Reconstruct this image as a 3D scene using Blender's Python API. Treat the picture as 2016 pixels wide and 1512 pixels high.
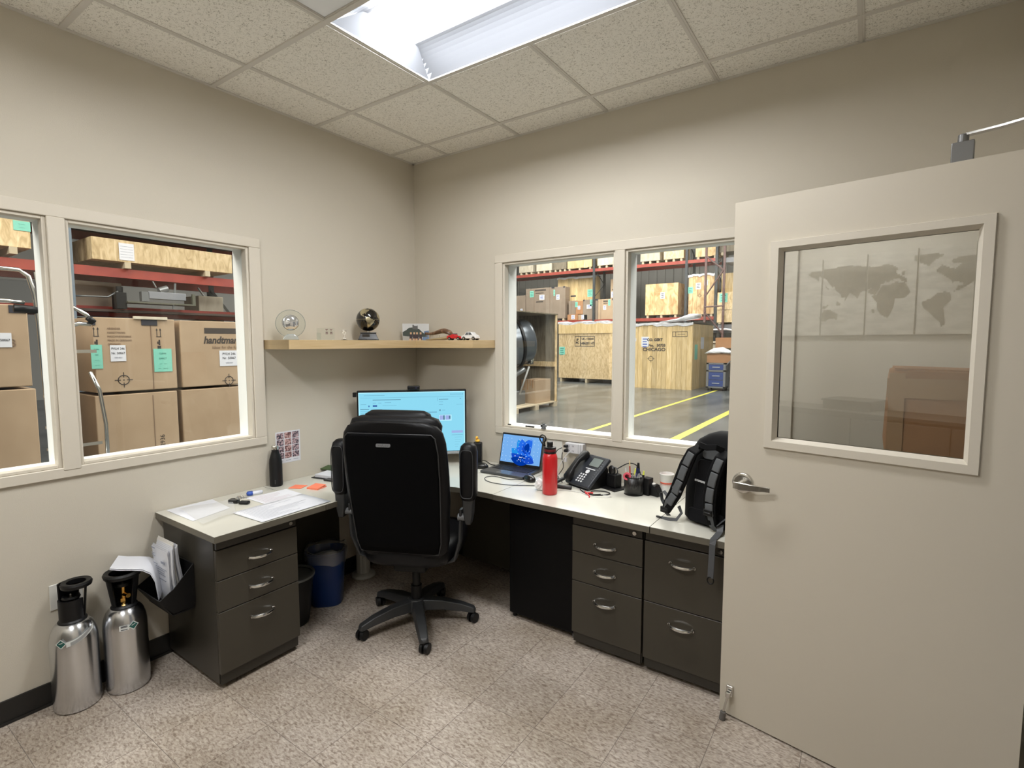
import bpy, bmesh, math, random
from mathutils import Vector, Matrix
from math import sin, cos, pi, radians
random.seed(7)
for o in list(bpy.data.objects): bpy.data.objects.remove(o)
SC = bpy.context.scene
COL = SC.collection

# ------------------------------------------------------------------ camera, world, lights, exposure
CAM_Z = 1.5717
cam_d = bpy.data.cameras.new('camera'); cam = bpy.data.objects.new('camera', cam_d); COL.objects.link(cam)
cam_d.sensor_width = 36.0; cam_d.lens = 36.0 * 1019.216 / 2016.0; cam_d.clip_start = 0.02; cam_d.clip_end = 200
cam.matrix_world = (Matrix.Translation((2.8792, -2.8721, CAM_Z)) @ Matrix.Rotation(0.6041, 4, 'Z')
                    @ Matrix.Rotation(1.4911, 4, 'X') @ Matrix.Rotation(-0.0012, 4, 'Z'))
SC.camera = cam
W = bpy.data.worlds.new('world'); SC.world = W; W.use_nodes = True
W.node_tree.nodes['Background'].inputs[0].default_value = (0.9, 0.9, 0.9, 1)
W.node_tree.nodes['Background'].inputs[1].default_value = 0.12
SC.view_settings.view_transform = 'Standard'; SC.view_settings.look = 'None'
SC.view_settings.gamma = 1.0; SC.view_settings.use_curve_mapping = False
SC.view_settings.exposure = 0.0
LAMP_OFFICE = 42.0; LAMP_BACK = 50.0      # emission strength of the two fluorescent fixtures
def area(name, loc, sx, sy, power, col=(1, 1, 1), rot=(0, 0, 0)):
    l = bpy.data.lights.new(name, 'AREA'); l.shape = 'RECTANGLE'; l.size = sx; l.size_y = sy
    l.energy = power; l.color = col
    o = bpy.data.objects.new(name, l); COL.objects.link(o); o.location = loc; o.rotation_euler = rot
    return o
area('warehouse_light', (-3.5, 6.0, 7.4), 9, 5, 1500, (1, .98, .94))
area('warehouse_light', (4.2, 3.6, 7.4), 5, 5, 1100, (1, .99, .96))
area('warehouse_light', (-6.0, 14.5, 7.4), 12, 5, 1900, (1, .98, .93))
area('warehouse_light', (-2.2, -2.0, 6.5), 1.6, 6, 300, (1, .96, .88))
area('warehouse_light', (-1.9, -6.5, 5.0), 2.2, 3, 420, (1, .97, .92), (radians(35), 0, 0))

# ------------------------------------------------------------------ materials
MATS = {}
def _n(nt, t, **kw):
    n = nt.nodes.new(t)
    for k, v in kw.items(): setattr(n, k, v)
    return n
def mat(name, col, rough=.5, metal=0.0, spec=.5, var=None, bump=None, emit=None, coat=0, scale=(1, 1, 1), aniso=0, alpha=None, sheen=0):
    """principled; var=(noise scale, second colour, detail, lo, hi), bump=(noise scale, strength, distance)"""
    if name in MATS: return MATS[name]
    m = bpy.data.materials.new(name); m.use_nodes = True; nt = m.node_tree
    b = nt.nodes['Principled BSDF']
    b.inputs['Base Color'].default_value = (*col, 1); b.inputs['Roughness'].default_value = rough
    b.inputs['Metallic'].default_value = metal; b.inputs['Specular IOR Level'].default_value = spec
    b.inputs['Coat Weight'].default_value = coat; b.inputs['Anisotropic'].default_value = aniso
    if sheen: b.inputs['Sheen Weight'].default_value = sheen
    if emit:
        b.inputs['Emission Color'].default_value = (*emit[0], 1); b.inputs['Emission Strength'].default_value = emit[1]
    if var or bump:
        tc = _n(nt, 'ShaderNodeTexCoord'); mp = _n(nt, 'ShaderNodeMapping'); mp.inputs['Scale'].default_value = scale
        nt.links.new(tc.outputs['Object'], mp.inputs['Vector'])
    if var:
        nz = _n(nt, 'ShaderNodeTexNoise'); nz.inputs['Scale'].default_value = var[0]; nz.inputs['Detail'].default_value = var[2]
        nt.links.new(mp.outputs[0], nz.inputs['Vector'])
        cr = _n(nt, 'ShaderNodeValToRGB'); cr.color_ramp.elements[0].position = var[3]; cr.color_ramp.elements[1].position = var[4]
        cr.color_ramp.elements[0].color = (*col, 1); cr.color_ramp.elements[1].color = (*var[1], 1)
        nt.links.new(nz.outputs['Fac'], cr.inputs[0]); nt.links.new(cr.outputs[0], b.inputs['Base Color'])
    if bump:
        nz = _n(nt, 'ShaderNodeTexNoise'); nz.inputs['Scale'].default_value = bump[0]; nz.inputs['Detail'].default_value = 3
        nt.links.new(mp.outputs[0], nz.inputs['Vector'])
        bp = _n(nt, 'ShaderNodeBump'); bp.inputs['Strength'].default_value = bump[1]; bp.inputs['Distance'].default_value = bump[2]
        nt.links.new(nz.outputs['Fac'], bp.inputs['Height']); nt.links.new(bp.outputs[0], b.inputs['Normal'])
    if aniso:
        tg = _n(nt, 'ShaderNodeTangent'); tg.direction_type = 'RADIAL'; tg.axis = 'Z'; nt.links.new(tg.outputs[0], b.inputs['Tangent']); b.inputs['Anisotropic Rotation'].default_value = .25
    MATS[name] = m
    return m
def wood(name, c1, c2, c3, axis_scale, sc=4.0, rough=.6):
    m = bpy.data.materials.new(name); m.use_nodes = True; nt = m.node_tree; b = nt.nodes['Principled BSDF']
    tc = _n(nt, 'ShaderNodeTexCoord'); mp = _n(nt, 'ShaderNodeMapping'); mp.inputs['Scale'].default_value = axis_scale
    oi = _n(nt, 'ShaderNodeObjectInfo'); ad = _n(nt, 'ShaderNodeVectorMath', operation='ADD')
    nt.links.new(tc.outputs['Object'], mp.inputs['Vector']); nt.links.new(mp.outputs[0], ad.inputs[0])
    ml = _n(nt, 'ShaderNodeVectorMath', operation='SCALE'); ml.inputs[0].default_value = (13, 29, 7)
    nt.links.new(oi.outputs['Random'], ml.inputs['Scale']); nt.links.new(ml.outputs[0], ad.inputs[1])
    nz = _n(nt, 'ShaderNodeTexNoise'); nz.inputs['Scale'].default_value = sc; nz.inputs['Detail'].default_value = 5; nz.inputs['Distortion'].default_value = 1.2
    nt.links.new(ad.outputs[0], nz.inputs['Vector'])
    cr = _n(nt, 'ShaderNodeValToRGB'); e = cr.color_ramp.elements
    e[0].position = .35; e[0].color = (*c1, 1); e[1].position = .72; e[1].color = (*c3, 1)
    k = e.new(.55); k.color = (*c2, 1)
    nt.links.new(nz.outputs['Fac'], cr.inputs[0])
    mx = _n(nt, 'ShaderNodeMix', data_type='RGBA', blend_type='MULTIPLY'); mx.inputs['Factor'].default_value = 1
    mr = _n(nt, 'ShaderNodeMapRange'); mr.inputs['To Min'].default_value = .78; mr.inputs['To Max'].default_value = 1.12
    nt.links.new(oi.outputs['Random'], mr.inputs['Value'])
    nt.links.new(cr.outputs[0], mx.inputs['A']); nt.links.new(mr.outputs[0], mx.inputs['B'])
    nt.links.new(mx.outputs['Result'], b.inputs['Base Color']); b.inputs['Roughness'].default_value = rough
    MATS[name] = m
    return m
def glass(name, refl=.12, tint=(1, 1, 1), rough=0.0, ior=1.5):
    m = bpy.data.materials.new(name); m.use_nodes = True; nt = m.node_tree; nt.nodes.clear()
    o = _n(nt, 'ShaderNodeOutputMaterial'); mx = _n(nt, 'ShaderNodeMixShader'); t = _n(nt, 'ShaderNodeBsdfTransparent')
    g = _n(nt, 'ShaderNodeBsdfGlossy'); g.inputs['Roughness'].default_value = rough
    t.inputs[0].default_value = (*tint, 1)
    f = _n(nt, 'ShaderNodeFresnel')
    ge = _n(nt, 'ShaderNodeNewGeometry'); mr = _n(nt, 'ShaderNodeMapRange')     # same reflectance from either side of the thin pane
    mr.inputs['To Min'].default_value = ior; mr.inputs['To Max'].default_value = 1/ior
    nt.links.new(ge.outputs['Backfacing'], mr.inputs['Value']); nt.links.new(mr.outputs[0], f.inputs['IOR'])
    a = _n(nt, 'ShaderNodeMath', operation='MULTIPLY_ADD'); a.inputs[1].default_value = 1.0; a.inputs[2].default_value = refl - .04
    a.use_clamp = True
    nt.links.new(f.outputs[0], a.inputs[0]); nt.links.new(a.outputs[0], mx.inputs[0])
    nt.links.new(t.outputs[0], mx.inputs[1]); nt.links.new(g.outputs[0], mx.inputs[2]); nt.links.new(mx.outputs[0], o.inputs[0])
    MATS[name] = m
    return m
def glow(name, col, s):
    m = bpy.data.materials.new(name); m.use_nodes = True; nt = m.node_tree; nt.nodes.clear()
    o = _n(nt, 'ShaderNodeOutputMaterial'); e = _n(nt, 'ShaderNodeEmission')
    e.inputs[0].default_value = (*col, 1); e.inputs[1].default_value = s; nt.links.new(e.outputs[0], o.inputs[0])
    MATS[name] = m
    return m

WALL = mat('wall_paint', (.585, .54, .452), .62, spec=.35, bump=(260, .25, .002))
TRIM = mat('trim_paint', (.63, .58, .49), .42, spec=.4)
DOORM = mat('door_paint', (.59, .54, .447), .36, spec=.4, bump=(120, .06, .001))
WHITE = mat('white_paint', (.82, .82, .79), .5)
REFL = mat('lamp_reflector', (.26, .275, .305), .4, spec=.5)
METW = mat('fixture_white', (.85, .87, .9), .35, spec=.5)
GRIDM = mat('ceiling_grid_white', (.66, .63, .58), .5)
BASEM = mat('black_vinyl', (.012, .011, .010), .45)
OLIVE = mat('olive_steel', (.050, .043, .031), .38, spec=.45, bump=(900, .12, .0004))
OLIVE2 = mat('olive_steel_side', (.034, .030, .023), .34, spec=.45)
LAMI = mat('worktop_laminate', (.60, .585, .515), .24, spec=.5, coat=.15)
EDGE = mat('worktop_edge', (.12, .108, .082), .45)
SHELFW = wood('maple_laminate', (.50, .36, .19), (.54, .40, .22), (.58, .43, .25), (1, 1, 14), 3.0, .45)
CHROME = mat('satin_nickel', (.66, .65, .62), .2, 1.0)
ALU = mat('brushed_aluminium', (.66, .67, .69), .24, 1.0, aniso=.7)
STEELG = mat('painted_grey_steel', (.23, .24, .24), .35, .6)
BLACKP = mat('black_plastic', (.0045, .0045, .005), .45, spec=.35)
BLACKG = mat('black_gloss', (.005, .005, .005), .28)
CHARC = mat('charcoal_plastic', (.030, .031, .032), .45)
LEATH = mat('black_leather', (.006, .006, .007), .42, spec=.22, bump=(420, .25, .001))
MESHB = mat('black_mesh_fabric', (.0022, .0022, .0026), .9, spec=.1, bump=(1500, .3, .0006))
PIPE = mat('black_piping', (.03, .03, .032), .5)
GREYP = mat('grey_plastic', (.16, .165, .17), .4)
FRIDGE = mat('fridge_black', (.0015, .0015, .002), .5, spec=.18, bump=(500, .2, .0006))
PAPER = mat('paper', (.70, .71, .75), .7)
PAPER2 = mat('paper_warm', (.72, .70, .66), .7)
INK = mat('ink', (.03, .03, .04), .6)
INKG = mat('ink_grey', (.26, .28, .34), .7)
GREEN = mat('mint_label', (.22, .60, .47), .6)
GREEND = mat('mint_ink', (.05, .22, .18), .6)
CARD = mat('cardboard', (.40, .285, .18), .8, var=(3, (.45, .33, .215), 3, .35, .7))
CARDG = mat('grey_cardboard', (.25, .195, .145), .8, var=(3, (.29, .225, .17), 3, .35, .7))
CARDB = mat('brown_cardboard', (.42, .215, .10), .75, var=(3, (.35, .17, .075), 3, .35, .7))
TAPE = mat('clear_tape', (.44, .27, .15), .2, coat=.5)
CINK = mat('carton_print', (.05, .04, .035), .8)
CINK2 = mat('carton_print_pale', (.20, .13, .085), .8)
PLY = wood('plywood', (.50, .36, .18), (.70, .53, .30), (.80, .64, .40), (5, 5, 1.6), 3.2)
PLYD = wood('plywood_grey', (.16, .13, .085), (.24, .20, .14), (.28, .24, .17), (6, 6, .7), 2.4)
OSB = wood('knotty_plywood', (.46, .27, .11), (.70, .49, .25), (.78, .60, .36), (1.5, 1.5, .7), 3.2)
PINE = wood('pine_board', (.56, .40, .18), (.70, .52, .26), (.78, .62, .36), (9, 9, .9), 2.0)
PALE = wood('pale_board', (.50, .44, .33), (.60, .54, .42), (.66, .60, .48), (3, 3, 1), 2.0)
PALLET = mat('pallet_wood', (.50, .42, .29), .8)
RED = mat('rack_red', (.34, .055, .035), .5, var=(5, (.26, .04, .03), 3, .4, .7))
BLUEP = mat('rack_blue', (.16, .20, .24), .5)
DARKS = mat('rack_dark', (.035, .04, .045), .5)
WRAP = mat('plastic_wrap', (.72, .72, .74), .3, spec=.6, bump=(9, .8, .05))
CONC = mat('concrete', (.062, .068, .068), .26, spec=.5, var=(1.6, (.125, .132, .130), 7, .35, .68), scale=(.9, .45, 1))
YELL = mat('floor_paint_yellow', (.50, .46, .07), .5)
WHWALL = mat('warehouse_wall', (.22, .215, .20), .7)
BLUE = mat('blue_plastic', (.003, .025, .13), .4)
BLUE2 = mat('cart_blue', (.02, .05, .20), .4)
REDM = mat('red_enamel', (.55, .012, .016), .3, coat=.3)
SKYB = mat('print_sky', (.58, .59, .59), .5)
BRASS = mat('brass', (.75, .45, .12), .25, 1.0)
GOLD = mat('pale_gold', (.62, .56, .38), .3, 1.0)
ORANGE = mat('orange_note', (.85, .22, .12), .6)
DRUM = mat('drum_grey', (.12, .135, .15), .25, .5)
GLASSW = glass('window_glass', .045, (.97, .98, .97))
GLASSD = glass('door_glass', .14, (.95, .96, .95), ior=1.5)
CLEAR = glass('clear_acrylic', .10, (.95, .97, .96), .02)
LINER = glass('bin_liner', .32, (.55, .55, .62), .45)
SLEEVE = glass('plastic_sleeve', .10, (.97, .97, .98), .16)

def film(name, white, refl, rough):
    m = glass(name, refl, (.98, .98, .98), rough); nt = m.node_tree
    o = [n for n in nt.nodes if n.type == 'OUTPUT_MATERIAL'][0]; src = o.inputs[0].links[0].from_socket
    d = _n(nt, 'ShaderNodeBsdfDiffuse'); d.inputs[0].default_value = (.95, .96, .97, 1); mx = _n(nt, 'ShaderNodeMixShader'); mx.inputs[0].default_value = white
    nt.links.new(src, mx.inputs[1]); nt.links.new(d.outputs[0], mx.inputs[2]); nt.links.new(mx.outputs[0], o.inputs[0])
    return m
SLEEVE = film('sleeve_film', .20, .10, .10); LINER = film('liner_film', .07, .12, .35)
def tile_mat():
    m = bpy.data.materials.new('vinyl_tile'); m.use_nodes = True; nt = m.node_tree; b = nt.nodes['Principled BSDF']
    tc = _n(nt, 'ShaderNodeTexCoord'); oi = _n(nt, 'ShaderNodeObjectInfo')
    geo = _n(nt, 'ShaderNodeNewGeometry')
    mp = _n(nt, 'ShaderNodeMapping'); mp.inputs['Scale'].default_value = (1, 2.3, 1); mp.inputs['Rotation'].default_value = (0, 0, .5)
    nt.links.new(geo.outputs['Position'], mp.inputs['Vector'])
    v = _n(nt, 'ShaderNodeTexNoise'); v.inputs['Scale'].default_value = 52; v.inputs['Detail'].default_value = 2.5; v.inputs['Distortion'].default_value = .8
    nt.links.new(mp.outputs[0], v.inputs['Vector'])
    cr = _n(nt, 'ShaderNodeValToRGB'); e = cr.color_ramp.elements
    e[0].position = .32; e[0].color = (.24, .19, .15, 1); e[1].position = .72; e[1].color = (.60, .55, .48, 1)
    k = e.new(.42); k.color = (.36, .30, .25, 1); k = e.new(.52); k.color = (.455, .395, .335, 1); k = e.new(.6); k.color = (.51, .445, .38, 1)
    nt.links.new(v.outputs['Fac'], cr.inputs[0])
    v2 = _n(nt, 'ShaderNodeTexNoise'); v2.inputs['Scale'].default_value = 2.2; v2.inputs['Detail'].default_value = 4
    nt.links.new(geo.outputs['Position'], v2.inputs['Vector'])
    c2 = _n(nt, 'ShaderNodeValToRGB'); c2.color_ramp.elements[0].position = .38; c2.color_ramp.elements[0].color = (.76, .73, .68, 1)
    c2.color_ramp.elements[1].position = .6; c2.color_ramp.elements[1].color = (1, 1, 1, 1)
    nt.links.new(v2.outputs['Fac'], c2.inputs[0])
    mx = _n(nt, 'ShaderNodeMix', data_type='RGBA', blend_type='MULTIPLY'); mx.inputs['Factor'].default_value = .9
    nt.links.new(cr.outputs[0], mx.inputs['A']); nt.links.new(c2.outputs[0], mx.inputs['B'])
    mr = _n(nt, 'ShaderNodeMapRange'); mr.inputs['To Min'].default_value = .93; mr.inputs['To Max'].default_value = 1.05
    nt.links.new(oi.outputs['Random'], mr.inputs['Value'])
    m3 = _n(nt, 'ShaderNodeMix', data_type='RGBA', blend_type='MULTIPLY'); m3.inputs['Factor'].default_value = 1
    nt.links.new(mx.outputs['Result'], m3.inputs['A']); nt.links.new(mr.outputs[0], m3.inputs['B'])
    nt.links.new(m3.outputs['Result'], b.inputs['Base Color'])
    b.inputs['Roughness'].default_value = .42; b.inputs['Specular IOR Level'].default_value = .4
    return m
def ceil_mat():
    m = bpy.data.materials.new('mineral_tile'); m.use_nodes = True; nt = m.node_tree; b = nt.nodes['Principled BSDF']
    geo = _n(nt, 'ShaderNodeNewGeometry')
    v = _n(nt, 'ShaderNodeTexNoise'); v.inputs['Scale'].default_value = 105; v.inputs['Detail'].default_value = 3; v.inputs['Distortion'].default_value = 1.5
    nt.links.new(geo.outputs['Position'], v.inputs['Vector'])
    cr = _n(nt, 'ShaderNodeValToRGB'); e = cr.color_ramp.elements
    e[0].position = .33; e[0].color = (.50, .47, .41, 1); e[1].position = .46; e[1].color = (.90, .875, .81, 1)
    nt.links.new(v.outputs['Fac'], cr.inputs[0]); nt.links.new(cr.outputs[0], b.inputs['Base Color'])
    bp = _n(nt, 'ShaderNodeBump'); bp.inputs['Strength'].default_value = .5; bp.inputs['Distance'].default_value = .003
    nt.links.new(cr.outputs[0], bp.inputs['Height']); nt.links.new(bp.outputs[0], b.inputs['Normal'])
    b.inputs['Roughness'].default_value = .9
    return m
TILE = tile_mat(); CTILE = ceil_mat()

# ------------------------------------------------------------------ mesh helpers
class MB:
    def __init__(s): s.bm = bmesh.new(); s.mi = 0
    def _f(s, vs):
        try:
            f = s.bm.faces.new(vs); f.material_index = s.mi
            return f
        except ValueError: return None
    def m(s, i): s.mi = i; return s
    def box(s, x0, x1, y0, y1, z0, z1, M=None):
        c = [(x, y, z) for x in (x0, x1) for y in (y0, y1) for z in (z0, z1)]
        v = [s.bm.verts.new(M @ Vector(p) if M else p) for p in c]
        for f in ((0, 1, 3, 2), (4, 6, 7, 5), (0, 4, 5, 1), (2, 3, 7, 6), (0, 2, 6, 4), (1, 5, 7, 3)): s._f([v[i] for i in f])
        return s
    def cyl(s, p0, p1, r0, r1=None, n=20, caps=True):
        r1 = r0 if r1 is None else r1
        p0 = Vector(p0); p1 = Vector(p1); d = (p1 - p0).normalized(); q = d.to_track_quat('Z', 'Y')
        a = [s.bm.verts.new(p0 + q @ Vector((cos(2*pi*i/n)*r0, sin(2*pi*i/n)*r0, 0))) for i in range(n)]
        b = [s.bm.verts.new(p1 + q @ Vector((cos(2*pi*i/n)*r1, sin(2*pi*i/n)*r1, 0))) for i in range(n)]
        for i in range(n): s._f([a[i], a[(i+1) % n], b[(i+1) % n], b[i]])
        if caps: s._f(a[::-1]); s._f(b)
        return s
    def lathe(s, prof, c=(0, 0, 0), n=32, q=None, a0=0, a1=2*pi):
        c = Vector(c); full = abs(a1-a0-2*pi) < 1e-6; cnt = n if full else n+1; rings = []
        for r, z in prof:
            ring = []
            for i in range(cnt):
                a = a0+(a1-a0)*i/n; p = Vector((cos(a)*r, sin(a)*r, z)); ring.append(s.bm.verts.new(c + (q @ p if q else p)))
            rings.append(ring)
        for A, B in zip(rings, rings[1:]):
            for i in range(cnt if full else cnt-1): s._f([A[i], A[(i+1) % cnt], B[(i+1) % cnt], B[i]])
        if full:
            if prof[0][0] > 1e-5: s._f(rings[0][::-1])
            if prof[-1][0] > 1e-5: s._f(rings[-1])
        return s
    def tube(s, pts, r, n=8, closed=False, flat=None):
        pts = [Vector(p) for p in pts]; N = len(pts); rings = []; up = Vector((0, 0, 1)); prev = None
        for i, p in enumerate(pts):
            if closed: d = pts[(i+1) % N]-pts[i-1]
            else: d = pts[min(i+1, N-1)]-pts[max(i-1, 0)]
            d.normalize()
            if prev is None:
                x = d.cross(up)
                if x.length < .1: x = d.cross(Vector((1, 0, 0)))
            else: x = prev - d*prev.dot(d)
            x.normalize(); prev = x; y = d.cross(x)
            rr = r[i] if isinstance(r, (list, tuple)) else r
            fx, fy = flat or (1, 1)
            rings.append([s.bm.verts.new(p + x*cos(2*pi*k/n)*rr*fx + y*sin(2*pi*k/n)*rr*fy) for k in range(n)])
        for i in range(N if closed else N-1):
            A, B = rings[i], rings[(i+1) % N]
            for k in range(n): s._f([A[k], A[(k+1) % n], B[(k+1) % n], B[k]])
        if not closed: s._f(rings[0][::-1]); s._f(rings[-1])
        return s
    def strip(s, pts, w, t, side):
        """flat strap: rectangular section swept along pts; side = width direction"""
        pts = [Vector(p) for p in pts]; side = Vector(side).normalized(); rings = []
        for i, p in enumerate(pts):
            d = (pts[min(i+1, len(pts)-1)]-pts[max(i-1, 0)]).normalized(); x = (side - d*side.dot(d)).normalized(); y = d.cross(x)
            ww = w[i] if isinstance(w, (list, tuple)) else w
            rings.append([s.bm.verts.new(p + x*a*ww/2 + y*b*t/2) for a, b in ((-1, -1), (1, -1), (1, 1), (-1, 1))])
        for A, B in zip(rings, rings[1:]):
            for k in range(4): s._f([A[k], A[(k+1) % 4], B[(k+1) % 4], B[k]])
        s._f(rings[0][::-1]); s._f(rings[-1])
        return s
    def prism(s, poly, z0, z1, M=None):
        f = (lambda p: M @ Vector(p)) if M else (lambda p: p)
        a = [s.bm.verts.new(f((x, y, z0))) for x, y in poly]; b = [s.bm.verts.new(f((x, y, z1))) for x, y in poly]
        s._f(a[::-1]); s._f(b); n = len(poly)
        for i in range(n): s._f([a[i], a[(i+1) % n], b[(i+1) % n], b[i]])
        return s
    def loft(s, rings, caps=True):
        R = [[s.bm.verts.new(p) for p in r] for r in rings]
        for A, B in zip(R, R[1:]):
            n = len(A)
            for k in range(n): s._f([A[k], A[(k+1) % n], B[(k+1) % n], B[k]])
        if caps: s._f(R[0][::-1]); s._f(R[-1])
        return s
    def ball(s, c, r, n=16, sc=(1, 1, 1)):
        prof = [(sin(pi*i/(n//2)), -cos(pi*i/(n//2))) for i in range(n//2+1)]
        c = Vector(c); rings = []
        for a, z in prof:
            if a < 1e-5: rings.append([s.bm.verts.new(c+Vector((0, 0, z*r*sc[2])))])
            else: rings.append([s.bm.verts.new(c+Vector((cos(2*pi*k/n)*a*r*sc[0], sin(2*pi*k/n)*a*r*sc[1], z*r*sc[2]))) for k in range(n)])
        for A, B in zip(rings, rings[1:]):
            for k in range(n):
                if len(A) == 1: s._f([A[0], B[(k+1) % n], B[k]])
                elif len(B) == 1: s._f([A[k], A[(k+1) % n], B[0]])
                else: s._f([A[k], A[(k+1) % n], B[(k+1) % n], B[k]])
        return s
    def quad(s, a, b, c, d): s._f([s.bm.verts.new(p) for p in (a, b, c, d)]); return s
    def mesh(s, name, mats, smooth=False):
        bmesh.ops.recalc_face_normals(s.bm, faces=s.bm.faces)
        me = bpy.data.meshes.new(name); s.bm.to_mesh(me); s.bm.free()
        for m in (mats if isinstance(mats, (list, tuple)) else [mats]): me.materials.append(m)
        if smooth:
            for p in me.polygons: p.use_smooth = True
        return me
def link(o, parent=None):
    COL.objects.link(o)
    if parent is not None: o.parent = parent
    return o
def finish(o, smooth, bevel, seg=2):
    if bevel:
        b = o.modifiers.new('bevel', 'BEVEL'); b.width = bevel; b.segments = seg; b.limit_method = 'ANGLE'; b.angle_limit = radians(40)
    if smooth == 'auto' or bevel:
        for p in o.data.polygons: p.use_smooth = True
        try: o.data.set_sharp_from_angle(angle=radians(38))
        except Exception: pass
        if bevel:
            w = o.modifiers.new('wn', 'WEIGHTED_NORMAL'); w.keep_sharp = True
def part(name, mb, mats, parent, label=None, smooth=False, bevel=0, loc=None, rot=None, seg=2):
    o = bpy.data.objects.new(name, mb.mesh(name, mats, smooth is True)); link(o, parent)
    finish(o, smooth, bevel, seg)
    if loc: o.location = loc
    if rot: o.rotation_euler = rot
    if label: o['label'] = label
    return o
def thing(name, label, cat, loc=(0, 0, 0), rz=0, group=None, rot=None):
    o = bpy.data.objects.new(name, None); COL.objects.link(o); o.location = loc
    o.rotation_euler = rot or (0, 0, rz); o.empty_display_size = .05
    o['label'] = label; o['category'] = cat
    if group: o['group'] = group
    return o
def solo(name, mb, mats, label, cat, loc=(0, 0, 0), rz=0, group=None, smooth=False, bevel=0, rot=None, seg=2):
    o = part(name, mb, mats, None, label, smooth, bevel, loc, rot or (0, 0, rz), seg); o['category'] = cat
    if group: o['group'] = group
    return o
def struct(name, mb, mats, parent=None, bevel=0, smooth=False, loc=None, rot=None):
    o = part(name, mb, mats, parent, None, smooth, bevel, loc, rot)
    if parent is None: o['kind'] = 'structure'
    return o
def sroot(name, loc=(0, 0, 0), rz=0):
    o = bpy.data.objects.new(name, None); COL.objects.link(o); o['kind'] = 'structure'; o.location = loc; o.rotation_euler = (0, 0, rz); return o
def text(body, size, loc, rot, m, parent, name='printed_text', align='CENTER', extr=.0004, sx=1.0, shear=0, bold=0):
    c = bpy.data.curves.new('t', 'FONT'); c.body = body; c.size = size; c.extrude = extr; c.align_x = align; c.align_y = 'CENTER'
    c.resolution_u = 3; c.shear = shear; c.offset = bold
    t = bpy.data.objects.new('t', c); COL.objects.link(t)
    dg = bpy.context.evaluated_depsgraph_get(); me = bpy.data.meshes.new_from_object(t.evaluated_get(dg))
    bpy.data.objects.remove(t); bpy.data.curves.remove(c)
    me.materials.clear(); me.materials.append(m); me.name = name
    o = bpy.data.objects.new(name, me); link(o, parent); o.location = loc; o.rotation_euler = rot; o.scale = (sx, 1, 1)
    return o
FX = (pi/2, 0, pi/2)      # flat print facing +x
FY = (pi/2, 0, 0)         # flat print facing -y
def arc(c, r, a0, a1, n, plane='xy'):
    out = []
    for i in range(n+1):
        a = a0+(a1-a0)*i/n; u, v = cos(a)*r, sin(a)*r
        out.append({'xy': (c[0]+u, c[1]+v, c[2]), 'xz': (c[0]+u, c[1], c[2]+v), 'yz': (c[0], c[1]+u, c[2]+v)}[plane])
    return out
def rrect(w, h, r, n=4):
    p = []
    for cx, cy, a in ((w-r, h-r, 0), (-w+r, h-r, pi/2), (-w+r, -h+r, pi), (w-r, -h+r, 1.5*pi)):
        for i in range(n+1): t = a+pi/2*i/n; p.append((cx+cos(t)*r, cy+sin(t)*r))
    return p

# ------------------------------------------------------------------ room shell
RX, RY, H = 3.36, -3.80, 2.90
def wall_with_hole(name, M, u0, u1, hu0, hu1, hz0, hz1, t=.15, top=3.05, m=WALL):
    b = MB()
    b.box(u0, hu0, 0, t, 0, top, M).box(hu1, u1, 0, t, 0, top, M)
    if hz0 > 0: b.box(hu0, hu1, 0, t, 0, hz0, M)
    b.box(hu0, hu1, 0, t, hz1, top, M)
    return struct(name, b, m)
ML = Matrix(((0, -1, 0, 0), (1, 0, 0, 0), (0, 0, 1, 0), (0, 0, 0, 1)))     # (along, depth, z) -> left wall
MR = Matrix.Identity(4)                                                     # -> right wall
wall_with_hole('wall_left', ML, RY-.15, 0.15, -2.97, -1.292, 1.03, 2.105)
wall_with_hole('wall_right', MR, 0, RX+.15, .824, 2.51, .995, 2.105)
ME = Matrix(((0, 1, 0, RX), (1, 0, 0, 0), (0, 0, 1, 0), (0, 0, 0, 1)))
wall_with_hole('wall_far_right', ME, RY-.15, 0, -1.745, -.80, 0, 2.14)
struct('wall_behind', MB().box(0, RX, RY-.15, RY, 0, 3.05), WALL)

def window(name, M, u0, u1, z0, z1, mull, iz0, iz1, iu0, iu1):
    r = sroot(name)
    T = .014
    for a in ((u0, u1, z1-(z1-iz1), z1), (u0, u1, z0, iz0), (u0, iu0, iz0, iz1), (iu1, u1, iz0, iz1)):
        struct('casing', MB().box(a[0], a[1], -T, 0, a[2], a[3], M), TRIM, r, bevel=.003)
    struct('mullion', MB().box(mull[0], mull[1], -T-.003, .05, iz0-.012, iz1, M), TRIM, r, bevel=.003)
    struct('mullion_back', MB().box(mull[0]-.004, mull[1]+.004, .056, .15, iz0, iz1, M), WHITE, r)
    for (a, b) in ((iu0, mull[0]), (mull[1], iu1)):
        s = .014
        q = MB(); q.box(a, a+s, -.002, .046, iz0, iz1, M).box(b-s, b, -.002, .046, iz0, iz1, M).box(a+s, b-s, -.002, .046, iz0, iz0+s, M).box(a+s, b-s, -.002, .046, iz1-s, iz1, M)
        struct('stop', q, TRIM, r, bevel=.002)
        q = MB(); s = .008
        q.box(a, a+s, .058, .15, iz0, iz1, M).box(b-s, b, .058, .15, iz0, iz1, M).box(a+s, b-s, .058, .15, iz0, iz0+s, M).box(a+s, b-s, .058, .15, iz1-s, iz1, M)
        struct('outer_jamb', q, WHITE, r)
        struct('pane', MB().box(a, b, .048, .054, iz0, iz1, M), GLASSW, r)
    return r
window('window_1', ML, -3.032, -1.228, .985, 2.158, (-2.156, -2.094), 1.03, 2.105, -2.97, -1.292)
window('window_2', MR, .764, 2.577, .950, 2.158, (1.634, 1.697), .995, 2.105, .824, 2.51)

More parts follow.
